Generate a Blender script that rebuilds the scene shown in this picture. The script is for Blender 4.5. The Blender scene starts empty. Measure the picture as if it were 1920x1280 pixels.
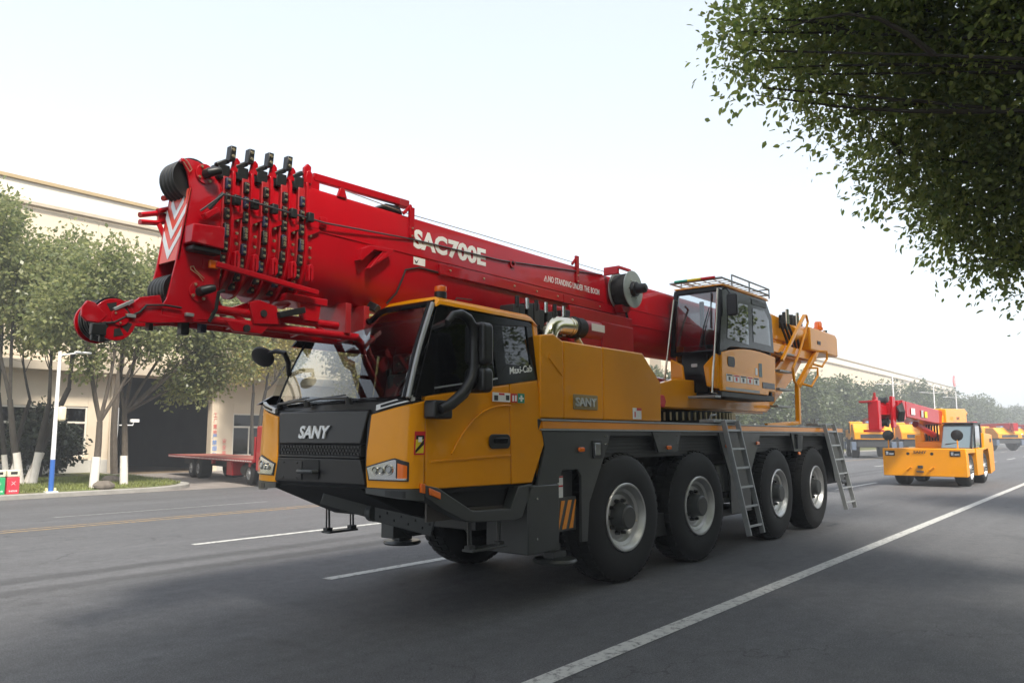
import bpy, bmesh, math, random
import numpy as np
from mathutils import Vector, Matrix
random.seed(7); rng = np.random.default_rng(7)
R = math.radians
scn = bpy.context.scene
col = scn.collection

# ---------------------------------------------------------------- camera
FPX, CXP, CYP, HZ, CAMH = 1480., 960., 640., 817., 1.5
PITCH = math.atan((HZ-CYP)/FPX)
YAW = math.atan((2141-CXP)/FPX*math.cos(PITCH))
cam = bpy.data.objects.new('camera', bpy.data.cameras.new('camera'))
col.objects.link(cam)
cam.location = (0, 0, CAMH)
cam.rotation_euler = (math.pi/2+PITCH, 0, YAW-math.pi/2)
cam.data.sensor_width = 36.; cam.data.lens = 36.*FPX/1920.
cam.data.clip_start = .05; cam.data.clip_end = 3000
scn.camera = cam

# ---------------------------------------------------------------- sky, sun, exposure
SUN_EL, SUN_AZ = R(51), R(-113)          # azimuth: direction (cos,sin) towards the sun
world = bpy.data.worlds.new('World'); scn.world = world; world.use_nodes = True
wn = world.node_tree.nodes; wl = world.node_tree.links; wn.clear()
sky = wn.new('ShaderNodeTexSky'); sky.sky_type = 'NISHITA'; sky.sun_disc = False
sky.sun_elevation = SUN_EL; sky.sun_rotation = math.pi/2-SUN_AZ
sky.air_density = 1.0; sky.dust_density = 2.2; sky.ozone_density = 1.0
hsv = wn.new('ShaderNodeHueSaturation'); hsv.inputs['Saturation'].default_value = .45
veil = wn.new('ShaderNodeMix'); veil.data_type = 'RGBA'; veil.inputs['Factor'].default_value = .55; veil.inputs['B'].default_value = (2.20, 2.46, 2.70, 1)   # even white overcast haze over the clear sky
bgn = wn.new('ShaderNodeBackground'); bgn.inputs['Strength'].default_value = .15
wo = wn.new('ShaderNodeOutputWorld')
wl.new(sky.outputs[0], hsv.inputs['Color']); wl.new(hsv.outputs[0], veil.inputs['A']); wl.new(veil.outputs['Result'], bgn.inputs['Color']); wl.new(bgn.outputs[0], wo.inputs[0])
sl = bpy.data.lights.new('sun', 'SUN'); sl.energy = 2.9; sl.angle = R(9); sl.color = (1, .93, .82)
sun = bpy.data.objects.new('sun', sl); col.objects.link(sun)
sd = Vector((math.cos(SUN_EL)*math.cos(SUN_AZ), math.cos(SUN_EL)*math.sin(SUN_AZ), math.sin(SUN_EL)))
sun.rotation_euler = sd.to_track_quat('Z', 'Y').to_euler(); sun.location = sd*60
vs = scn.view_settings
vs.view_transform = 'Standard'; vs.look = 'None'; vs.exposure = 1.42; vs.gamma = 1; vs.use_curve_mapping = False

# ---------------------------------------------------------------- pixel -> ray (1920 px wide photograph)
_f = np.array([math.cos(PITCH)*math.cos(YAW), math.cos(PITCH)*math.sin(YAW), math.sin(PITCH)])
_r = np.array([math.sin(YAW), -math.cos(YAW), 0.]); _u = np.cross(_r, _f)
def on(px, py, ax, v):
    d = _f+_r*(px-CXP)/FPX-_u*(py-CYP)/FPX
    o = np.array([0, 0, CAMH]); t = (v-o[ax])/d[ax]
    return tuple(float(c) for c in o+d*t)
def S(px, py, Y): return on(px, py, 1, Y)       # point on a plane parallel to the road
def SX(px, py, Y):
    q = on(px, py, 1, Y); return (q[0], q[2])
def G(px, py, z=0.): return on(px, py, 2, z)

# ---------------------------------------------------------------- materials
MATS = {}
def nodes_of(m):
    m.use_nodes = True; nt = m.node_tree
    return nt, nt.nodes, nt.links
def mat(name, c, rough=.5, metal=0., coat=0., var=.0, vscale=3., bump=0., bscale=60., spec=.5, rvar=0., emit=None, dirt=0.):
    if name in MATS: return MATS[name]
    m = bpy.data.materials.new(name); nt, N, L = nodes_of(m)
    b = N['Principled BSDF']
    b.inputs['Base Color'].default_value = (*c, 1); b.inputs['Roughness'].default_value = rough
    b.inputs['Metallic'].default_value = metal; b.inputs['Coat Weight'].default_value = coat
    b.inputs['Coat Roughness'].default_value = .04
    b.inputs['Specular IOR Level'].default_value = spec
    tc = N.new('ShaderNodeTexCoord')
    if var or rvar:
        n = N.new('ShaderNodeTexNoise'); n.inputs['Scale'].default_value = vscale; n.inputs['Detail'].default_value = 6; n.inputs['Roughness'].default_value = .65
        L.new(tc.outputs['Object'], n.inputs['Vector'])
        if var:
            mr = N.new('ShaderNodeMapRange'); mr.inputs[1].default_value = .25; mr.inputs[2].default_value = .75
            mr.inputs[3].default_value = 1-var; mr.inputs[4].default_value = 1+var
            mx = N.new('ShaderNodeMix'); mx.data_type = 'RGBA'; mx.blend_type = 'MULTIPLY'; mx.inputs['Factor'].default_value = 1
            mx.inputs['A'].default_value = (*c, 1); L.new(n.outputs['Fac'], mr.inputs[0]); L.new(mr.outputs[0], mx.inputs['B'])
            L.new(mx.outputs['Result'], b.inputs['Base Color'])
        if rvar:
            m2 = N.new('ShaderNodeMapRange'); m2.inputs[1].default_value = .3; m2.inputs[2].default_value = .7
            m2.inputs[3].default_value = max(.02, rough-rvar); m2.inputs[4].default_value = rough+rvar
            L.new(n.outputs['Fac'], m2.inputs[0]); L.new(m2.outputs[0], b.inputs['Roughness'])
    if bump:
        n2 = N.new('ShaderNodeTexNoise'); n2.inputs['Scale'].default_value = bscale; n2.inputs['Detail'].default_value = 4
        L.new(tc.outputs['Object'], n2.inputs['Vector'])
        bp = N.new('ShaderNodeBump'); bp.inputs['Strength'].default_value = bump; bp.inputs['Distance'].default_value = .02
        L.new(n2.outputs['Fac'], bp.inputs['Height']); L.new(bp.outputs[0], b.inputs['Normal'])
    if emit:
        b.inputs['Emission Color'].default_value = (*c, 1); b.inputs['Emission Strength'].default_value = emit
    MATS[name] = m; return m
def glassmat(name, tint, refl=1.0, rough=.01):
    m = bpy.data.materials.new(name); nt, N, L = nodes_of(m); N.clear()
    o = N.new('ShaderNodeOutputMaterial'); t = N.new('ShaderNodeBsdfTransparent'); t.inputs[0].default_value = (*tint, 1)
    g = N.new('ShaderNodeBsdfGlossy'); g.inputs['Roughness'].default_value = rough
    fr = N.new('ShaderNodeFresnel'); fr.inputs[0].default_value = 1.5
    ml = N.new('ShaderNodeMath'); ml.operation = 'MULTIPLY'; ml.inputs[1].default_value = refl; ml.use_clamp = True
    mx = N.new('ShaderNodeMixShader'); L.new(fr.outputs[0], ml.inputs[0]); L.new(ml.outputs[0], mx.inputs[0])
    L.new(t.outputs[0], mx.inputs[1]); L.new(g.outputs[0], mx.inputs[2]); L.new(mx.outputs[0], o.inputs[0])
    MATS[name] = m; return m
YEL = mat('yellow_paint', (.80, .305, .0015), .38, 0, .50, var=.06, vscale=1.2, bump=.012, bscale=9, spec=.08)
RED = mat('red_paint', (.37, .002, .008), .36, 0, .50, var=.12, vscale=1.5, bump=.01, bscale=12, spec=.08)
REDF = mat('red_paint_matt', (.30, .004, .008), .45, 0, .1, var=.1, vscale=3)
GREY = mat('dark_grey_paint', (.040, .043, .042), .42, 0, .15, var=.10, vscale=2.5, bump=.01, bscale=15)
DGREY = mat('black_grey_paint', (.028, .029, .030), .5, 0, 0, var=.15, vscale=3)
BLK = mat('black_plastic', (.0085, .0085, .009), .42, var=.15, vscale=5, bump=.02, bscale=150)
BLKG = mat('black_gloss', (.006, .006, .0065), .10, 0, .0, spec=.2)
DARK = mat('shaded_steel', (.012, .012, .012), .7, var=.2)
RUB = mat('tyre_rubber', (.0085, .0085, .009), .72, var=.25, vscale=6, bump=.05, bscale=80)
ALU = mat('aluminium', (.50, .50, .49), .42, .85, var=.10, vscale=8, rvar=.1)
LADM = mat('ladder_grey', (.30, .31, .31), .42, .45, var=.12, vscale=6)
STEEL = mat('bright_steel', (.55, .55, .53), .25, 1., var=.08)
BRASS = mat('zinc_yellow_steel', (.55, .47, .30), .35, .9)
CHROME = mat('polished_steel', (.66, .61, .48), .17, 1.)
WHITE = mat('white_paint', (.82, .82, .80), .5, var=.06, vscale=5)
SILV = mat('silver_letters', (.52, .53, .53), .35, .4)
STRIPE = mat('amber_reflective_tape', (.80, .27, .002), .35, coat=.3, var=.05)
ORG = mat('amber_lens', (.85, .16, .006), .18, coat=.6)
LENS = mat('clear_lens', (.55, .57, .60), .12, .92)
REDT = mat('red_lens', (.6, .02, .01), .2, coat=.5)
WRED = mat('sticker_red', (.6, .015, .02), .5)
WGRN = mat('sticker_green', (.01, .28, .17), .5)
WYEL = mat('sticker_yellow', (.75, .58, .02), .5)
NAVY = mat('navy_pad', (.012, .018, .05), .5)
CWIRE = mat('wire_rope', (.10, .10, .10), .4, .8)
GLASS = glassmat('window_glass', (.93, .95, .94), 1.0)
GLASSW = glassmat('windscreen_glass', (.84, .88, .85), 2.0)
GLASSD = glassmat('tinted_glass', (.06, .065, .065), 1.6, .03)
GLASSO = glassmat('operator_glass', (.62, .68, .70), 4.5)
GLASSS = glassmat('operator_side_glass', (.45, .49, .50), 1.5, .02)
MIRR = mat('mirror_glass', (.75, .77, .78), .03, 1.)
SEATM = mat('seat_fabric', (.02, .02, .022), .8, var=.2)

# ---------------------------------------------------------------- mesh builder
class MB:
    def __init__(s): s.v = []; s.f = []; s.m = []
    def add(s, vs, fs, m=0):
        k = len(s.v); s.v += [tuple(map(float, p)) for p in vs]
        for f in fs: s.f.append([i+k for i in f]); s.m.append(m)
        return s
    def box(s, x0, x1, y0, y1, z0, z1, m=0):
        return s.add([(x0,y0,z0),(x1,y0,z0),(x1,y1,z0),(x0,y1,z0),(x0,y0,z1),(x1,y0,z1),(x1,y1,z1),(x0,y1,z1)],
                     [(3,2,1,0),(4,5,6,7),(0,1,5,4),(1,2,6,5),(2,3,7,6),(3,0,4,7)], m)
    def prism(s, poly, ax, a, b, m=0):
        n = len(poly)
        def P(q, t): return {0: (t, q[0], q[1]), 1: (q[0], t, q[1]), 2: (q[0], q[1], t)}[ax]
        return s.add([P(q, a) for q in poly]+[P(q, b) for q in poly],
                     [list(range(n))[::-1], list(range(n, 2*n))]+[(i, (i+1) % n, n+(i+1) % n, n+i) for i in range(n)], m)
    def loft(s, rings, m=0, closed=True, caps=True):
        n = len(rings[0]); k = []
        fs = []
        for j in range(len(rings)-1):
            for i in range(n if closed else n-1):
                i2 = (i+1) % n
                fs.append((j*n+i, j*n+i2, (j+1)*n+i2, (j+1)*n+i))
        if caps and closed:
            fs.append(list(range(n))[::-1]); fs.append([(len(rings)-1)*n+i for i in range(n)])
        return s.add([p for r in rings for p in r], fs, m)
    def cyl(s, p0, p1, r0, r1=None, n=16, m=0, caps=True):
        return s.tube([p0, p1], [r0, r0 if r1 is None else r1], n, m, caps)
    def tube(s, path, r, n=8, m=0, caps=True, squash=1.):
        P = [Vector(p) for p in path]
        if not hasattr(r, '__len__'): r = [r]*len(P)
        T = []
        for i in range(len(P)):
            a = P[max(0, i-1)]; b = P[min(len(P)-1, i+1)]; T.append((b-a).normalized())
        ref = Vector((0, 0, 1)) if abs(T[0].z) < .9 else Vector((1, 0, 0))
        u = T[0].cross(ref).normalized(); rings = []
        for i, p in enumerate(P):
            u = (u-T[i]*u.dot(T[i])).normalized(); w = T[i].cross(u)
            rings.append([p+(u*math.cos(a)+w*math.sin(a)*squash)*r[i] for a in [2*math.pi*k/n for k in range(n)]])
        return s.loft(rings, m, True, caps)
    def lathe(s, prof, o, ax=1, n=32, m=0, sgn=1):
        rings = []
        for r, h in prof:
            ring = []
            for k in range(n):
                a = 2*math.pi*k/n; c, d = r*math.cos(a), r*math.sin(a)
                p = {0: (h*sgn, c, d), 1: (c, h*sgn, d), 2: (c, d, h*sgn)}[ax]
                ring.append((o[0]+p[0], o[1]+p[1], o[2]+p[2]))
            rings.append(ring)
        return s.loft(rings, m, True, False)
    def disc(s, o, r, ax=1, n=24, m=0):
        ring = []
        for k in range(n):
            a = 2*math.pi*k/n; c, d = r*math.cos(a), r*math.sin(a)
            p = {0: (0, c, d), 1: (c, 0, d), 2: (c, d, 0)}[ax]; ring.append((o[0]+p[0], o[1]+p[1], o[2]+p[2]))
        return s.add(ring, [list(range(n))], m)
    def bolt(s, p, ax=1, r=.012, h=.012, m=0, sg=-1):
        q = list(p); q[ax] += sg*h
        return s.cyl(p, q, r, r*.85, 6, m)
    def bar(s, a, b, w, h, m=0, up=(0, 0, 1)):
        a = Vector(a); b = Vector(b); t = (b-a).normalized(); u = t.cross(Vector(up))
        if u.length < 1e-4: u = t.cross(Vector((1, 0, 0)))
        u.normalize(); w_ = u.cross(t)
        rg = lambda p: [p+u*w/2+w_*h/2, p-u*w/2+w_*h/2, p-u*w/2-w_*h/2, p+u*w/2-w_*h/2]
        return s.loft([rg(a), rg(b)], m)
    def build(s, name, mats, parent=None, bevel=0., smooth=35, o=None, seg=2, flip=True):
        me = bpy.data.meshes.new(name)
        vv = s.v
        if o is not None: vv = [(p[0]-o[0], p[1]-o[1], p[2]-o[2]) for p in vv]
        me.from_pydata(vv, [], s.f)
        if not isinstance(mats, (list, tuple)): mats = [mats]
        for mm in mats: me.materials.append(mm)
        me.polygons.foreach_set('material_index', s.m)
        if flip:
            bm = bmesh.new(); bm.from_mesh(me); bmesh.ops.recalc_face_normals(bm, faces=bm.faces); bm.to_mesh(me); bm.free()
        if smooth:
            me.polygons.foreach_set('use_smooth', [True]*len(me.polygons)); me.set_sharp_from_angle(angle=R(smooth))
        me.update()
        ob = bpy.data.objects.new(name, me); col.objects.link(ob)
        if parent is not None: ob.parent = parent
        if bevel:
            bv = ob.modifiers.new('bevel', 'BEVEL'); bv.width = bevel; bv.segments = seg; bv.limit_method = 'ANGLE'; bv.angle_limit = R(38); bv.harden_normals = False
        return ob
def empty(name, loc=(0, 0, 0), rz=0., label=None, cat=None, group=None):
    e = bpy.data.objects.new(name, None); col.objects.link(e); e.location = loc; e.rotation_euler = (0, 0, rz); e.empty_display_size = .2
    tag(e, label, cat, group); return e
def tag(o, label=None, cat=None, group=None, kind=None):
    if label: o['label'] = label
    if cat: o['category'] = cat
    if group: o['group'] = group
    if kind: o['kind'] = kind
    return o
def copy_tree(o, parent=None):
    c = o.copy(); col.objects.link(c); c.parent = parent
    for ch in o.children: copy_tree(ch, c)
    return c
def rrect(x0, x1, z0, z1, r, n=4):
    out = []
    for cx, cz, a0 in ((x1-r, z1-r, 0), (x0+r, z1-r, 90), (x0+r, z0+r, 180), (x1-r, z0+r, 270)):
        for k in range(n+1):
            a = R(a0+90*k/n); out.append((cx+r*math.cos(a), cz+r*math.sin(a)))
    return out
def text_mesh(txt, size, depth=.0, offset=0., shear=0., squeeze=1., spacing=1.):
    cu = bpy.data.curves.new('t', 'FONT'); cu.body = txt; cu.size = size; cu.extrude = depth; cu.offset = offset; cu.shear = shear
    cu.space_character = spacing; cu.space_word = 1.2; cu.align_x = 'LEFT'; cu.resolution_u = 3
    ob = bpy.data.objects.new('t', cu); col.objects.link(ob)
    dg = bpy.context.evaluated_depsgraph_get(); dg.update()
    me = bpy.data.meshes.new_from_object(ob.evaluated_get(dg)); bpy.data.objects.remove(ob); bpy.data.curves.remove(cu)
    for v in me.vertices: v.co.x *= squeeze
    return me
def lettering(name, txt, m, origin, ex, ey, width, parent, po, depth=.004, offset=0., shear=0., size=1., spacing=1.):
    # flat lettering: starts at origin, runs along ex, upright along ey, scaled to the given width and height size
    me = text_mesh(txt, 1., 0., offset, shear, 1., spacing)
    xs = [v.co.x for v in me.vertices]; ys = [v.co.y for v in me.vertices]
    x0, x1, y0, y1 = min(xs), max(xs), min(ys), max(ys)
    ex = Vector(ex).normalized(); ey = Vector(ey).normalized(); nz = ex.cross(ey)
    O = Vector(origin)-Vector(po)
    bm = bmesh.new(); bm.from_mesh(me)
    for v in bm.verts:
        v.co = O+ex*((v.co.x-x0)/(x1-x0)*width)+ey*((v.co.y-y0)/(y1-y0)*size)
    r = bmesh.ops.extrude_face_region(bm, geom=bm.faces[:])
    for g in r['geom']:
        if isinstance(g, bmesh.types.BMVert): g.co += nz*depth
    bmesh.ops.recalc_face_normals(bm, faces=bm.faces); bm.to_mesh(me); bm.free()
    me.materials.clear(); me.materials.append(m); me.name = name
    me.polygons.foreach_set('use_smooth', [False]*len(me.polygons)); me.polygons.foreach_set('material_index', [0]*len(me.polygons)); me.update()
    ob = bpy.data.objects.new(name, me); col.objects.link(ob); ob.parent = parent
    return ob

# ================================================================ SETTING
def asphalt():
    m = bpy.data.materials.new('asphalt'); nt, N, L = nodes_of(m); b = N['Principled BSDF']
    tc = N.new('ShaderNodeTexCoord')
    def noise(scale, det=5, vec=None, ro=.6):
        n = N.new('ShaderNodeTexNoise'); n.inputs['Scale'].default_value = scale; n.inputs['Detail'].default_value = det; n.inputs['Roughness'].default_value = ro
        L.new(vec if vec else tc.outputs['Object'], n.inputs['Vector']); return n.outputs['Fac']
    def rng_(x, a, b_, c, d):
        r = N.new('ShaderNodeMapRange'); L.new(x, r.inputs[0])
        for i, v in enumerate((a, b_, c, d)): r.inputs[i+1].default_value = v
        return r.outputs[0]
    def math_(op, x, y):
        q = N.new('ShaderNodeMath'); q.operation = op
        for i, v in enumerate((x, y)):
            if isinstance(v, (int, float)): q.inputs[i].default_value = v
            else: L.new(v, q.inputs[i])
        return q.outputs[0]
    mp = N.new('ShaderNodeMapping'); mp.inputs['Scale'].default_value = (.06, 1.1, 1); L.new(tc.outputs['Object'], mp.inputs[0])
    streak = rng_(noise(1.3, 6, mp.outputs[0]), .3, .7, .82, 1.15)
    big = rng_(noise(.35, 5), .3, .7, .92, 1.08)
    grit = math_('MULTIPLY', rng_(noise(150, 3, None, .8), .34, .68, .30, 1.8), rng_(noise(60, 3, None, .85), .32, .70, .55, 1.5))
    mott = rng_(noise(7, 6, None, .7), .3, .7, .80, 1.18)
    blot = rng_(noise(.9, 3), .62, .70, 1., .84)       # oil and damp patches
    f = math_('MULTIPLY', math_('MULTIPLY', math_('MULTIPLY', streak, big), grit), math_('MULTIPLY', mott, blot))
    # two dark tyre tracks left along the lane
    sp = N.new('ShaderNodeSeparateXYZ'); L.new(tc.outputs['Object'], sp.inputs[0])
    wob = math_('MULTIPLY', math_('SUBTRACT', noise(.5, 3), .5), .35)
    y = math_('ADD', sp.outputs['Y'], wob)
    for yc, hw in ((8.62, .17), (9.30, .17)):
        d = math_('ABSOLUTE', math_('SUBTRACT', y, yc), 0)
        k = rng_(d, hw*.6, hw*1.3, .72, 1.)
        f = math_('MULTIPLY', f, k)
    # hairline cracks
    vo = N.new('ShaderNodeTexVoronoi'); vo.feature = 'DISTANCE_TO_EDGE'; vo.inputs['Scale'].default_value = .22
    wv = N.new('ShaderNodeMix'); wv.data_type = 'VECTOR'; wv.inputs['Factor'].default_value = .12
    wn_ = N.new('ShaderNodeTexNoise'); wn_.inputs['Scale'].default_value = 1.6; wn_.inputs['Detail'].default_value = 6; L.new(tc.outputs['Object'], wn_.inputs['Vector'])
    va = N.new('ShaderNodeVectorMath'); va.operation = 'MULTIPLY_ADD'; L.new(wn_.outputs['Color'], va.inputs[0]); va.inputs[1].default_value = (1.6, 1.6, 0); L.new(tc.outputs['Object'], va.inputs[2])
    L.new(va.outputs[0], vo.inputs['Vector']); ck = rng_(vo.outputs['Distance'], .0, .0032, .55, 1.)
    brk = rng_(noise(.25, 3), .48, .56, 0, 1)
    f = math_('MULTIPLY', f, math_('MAXIMUM', ck, math_('SUBTRACT', 1, brk)))
    mx = N.new('ShaderNodeMix'); mx.data_type = 'RGBA'; mx.blend_type = 'MULTIPLY'; mx.inputs['Factor'].default_value = 1
    mx.inputs['A'].default_value = (.084, .085, .0895, 1); L.new(f, mx.inputs['B']); L.new(mx.outputs['Result'], b.inputs['Base Color'])
    b.inputs['Roughness'].default_value = .78; b.inputs['Specular IOR Level'].default_value = .35
    bp = N.new('ShaderNodeBump'); bp.inputs['Strength'].default_value = .5; bp.inputs['Distance'].default_value = .006
    L.new(noise(110, 3, None, .8), bp.inputs['Height']); L.new(bp.outputs[0], b.inputs['Normal'])
    return m
def groundmat(name, c1, c2, scale, bump=.3):
    m = bpy.data.materials.new(name); nt, N, L = nodes_of(m); b = N['Principled BSDF']
    tc = N.new('ShaderNodeTexCoord'); n = N.new('ShaderNodeTexNoise'); n.inputs['Scale'].default_value = scale; n.inputs['Detail'].default_value = 8
    L.new(tc.outputs['Object'], n.inputs['Vector'])
    cr = N.new('ShaderNodeValToRGB'); cr.color_ramp.elements[0].position = .35; cr.color_ramp.elements[1].position = .65
    cr.color_ramp.elements[0].color = (*c1, 1); cr.color_ramp.elements[1].color = (*c2, 1)
    L.new(n.outputs['Fac'], cr.inputs[0]); L.new(cr.outputs[0], b.inputs['Base Color']); b.inputs['Roughness'].default_value = .85
    bp = N.new('ShaderNodeBump'); bp.inputs['Strength'].default_value = bump; bp.inputs['Distance'].default_value = .03
    L.new(n.outputs['Fac'], bp.inputs['Height']); L.new(bp.outputs[0], b.inputs['Normal'])
    return m
ASPH = asphalt()
SOIL = groundmat('soil', (.10, .065, .04), (.16, .12, .07), 1.2)
LAWN = groundmat('lawn_soil', (.10, .085, .03), (.09, .12, .03), 2.)
CONC = groundmat('driveway_concrete', (.15, .13, .12), (.20, .18, .165), 1.5, .1)
KERB = mat('kerb_concrete', (.24, .23, .21), .8, var=.2, vscale=4, bump=.1)
def linemat(name, c, worn):
    m = bpy.data.materials.new(name); nt, N, L = nodes_of(m); b = N['Principled BSDF']; b.inputs['Roughness'].default_value = .65
    tc = N.new('ShaderNodeTexCoord'); a = N.new('ShaderNodeTexNoise'); a.inputs['Scale'].default_value = 14; a.inputs['Detail'].default_value = 8; a.inputs['Roughness'].default_value = .75
    L.new(tc.outputs['Object'], a.inputs['Vector']); cr = N.new('ShaderNodeValToRGB'); e = cr.color_ramp.elements
    e[0].position = worn; e[0].color = (.10, .10, .10, 1); e[1].position = worn+.14; e[1].color = (*c, 1)
    L.new(a.outputs['Fac'], cr.inputs[0]); L.new(cr.outputs[0], b.inputs['Base Color']); return m
LINE = linemat('road_line_white', (.44, .44, .42), .36); LINEF = linemat('road_line_faded', (.28, .28, .275), .42)
LINY = linemat('road_line_yellow', (.34, .22, .09), .42)

def sheet(name, x0, x1, y0, y1, z, m, nx=1):
    o = MB()
    for i in range(nx):
        a = x0+(x1-x0)*i/nx; b = x0+(x1-x0)*(i+1)/nx
        o.add([(a, y0, z), (b, y0, z), (b, y1, z), (a, y1, z)], [(0, 1, 2, 3)])
    return tag(o.build(name, m, smooth=0), kind='structure')
sheet('ground', -400, 1500, -700, 900, -.03, SOIL)
sheet('road', -60, 420, -3.2, 21.0, 0., ASPH)
def mark(x0, x1, yc, w, m=LINE, name='lane_marking'):
    return sheet(name, x0, x1, yc-w/2, yc+w/2, .004, m)
mark(-20, 190, 3.01, .15, name='edge_line')
for k in range(-2, 14):
    if k != 0: mark(5.5+9*k, 5.5+9*k+4.2, 6.86, .14, name='dashed_line')
mark(5.5, 9.7, 6.86, .14, name='dashed_line')
for k in range(-2, 14): mark(6.05+9*k, 6.05+9*k+4.2, 10.45, .13, name='dashed_line')
mark(-40, 190, 14.0, .10, LINY, 'centre_line'); mark(-40, 190, 14.28, .08, LINY, 'centre_line')
for k in range(-2, 12): mark(6.4+11*k, 6.4+11*k+4.6, 15.9, .09, LINEF, name='dashed_line')
mark(36, 44, 6.0, .3, name='road_arrow_stem'); mark(50, 62, 9.4, .3, name='road_arrow_stem')
# driveway and verge with a rounded kerb
sheet('driveway', 9.0, 27, 21.0, 31.4, .004, CONC)
def corner_poly(x_left, r, off=0.):
    # verge outline: along the road at Y=21 then a quarter turn into the driveway
    pts = [(x_left, 31.3), (x_left, 21.05+off)]
    cx, cy = 10.6-off, 21.05+r
    for k in range(9):
        a = R(-90+70*k/8); pts.append((cx+(r-off)*math.cos(a), cy+(r-off)*math.sin(a)))
    e = pts[-1]; pts.append((e[0]+1.4, 31.3)); return pts
kb = MB(); kb.prism(corner_poly(-40, 2.4, 0), 2, -.02, .12); tag(kb.build('kerb', KERB, bevel=.02), kind='structure')
vg = MB(); vg.prism(corner_poly(-40, 2.4, .16), 2, 0, .135); tag(vg.build('verge', LAWN, smooth=0), kind='structure')
kb = MB(); kb.prism([(27, 31.3), (27, 23.5), (27.8, 21.9), (29.5, 21.05), (240, 21.05), (240, 31.3)], 2, -.02, .12); tag(kb.build('kerb', KERB, bevel=.02), kind='structure')
vg = MB(); vg.prism([(27.2, 31.3), (27.2, 23.5), (28, 22.1), (29.6, 21.25), (240, 21.25), (240, 31.3)], 2, 0, .135); tag(vg.build('verge', LAWN, smooth=0), kind='structure')
kb = MB(); kb.box(-60, 300, -3.5, -3.2, -.02, .13); tag(kb.build('kerb', KERB, bevel=.02), kind='structure')
sheet('verge', -60, 300, -30, -3.5, .11, LAWN)

# grass blades on the verge in view: one mass nobody could count
def grass(n, x0, x1, y0, y1, z, h):
    P = np.stack([rng.uniform(x0, x1, n), rng.uniform(y0, y1, n), np.full(n, z)], 1)
    # stay inside the kerb
    keep = ~((P[:, 0] > 10.4) & (np.hypot(P[:, 0]-10.6, P[:, 1]-23.45) > 2.15) & (P[:, 1] < 23.4)) & (P[:, 0] < 12.8+(P[:, 1]-23)*.17)
    P = P[keep]; n = len(P); a = rng.uniform(0, 6.28, n); hh = h*rng.uniform(.4, 1.2, n); w = .012
    d = np.stack([np.cos(a)*w, np.sin(a)*w, np.zeros(n)], 1); lean = np.stack([rng.normal(0, .4, n)*hh, rng.normal(0, .4, n)*hh, hh], 1)
    V = np.stack([P-d, P+d, P+lean], 1).reshape(-1, 3)
    me = bpy.data.meshes.new('grass'); me.from_pydata(V.tolist(), [], np.arange(3*n).reshape(-1, 3).tolist())
    me.materials.append(mat('grass_blade', (.13, .15, .035), .7, var=.5, vscale=1.5))
    o = bpy.data.objects.new('grass', me); col.objects.link(o)
    return tag(o, 'short dry green grass on the verge beside the kerb', 'grass', kind='stuff')
grass(26000, 4, 15, 21.3, 28, .13, .09)

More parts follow.
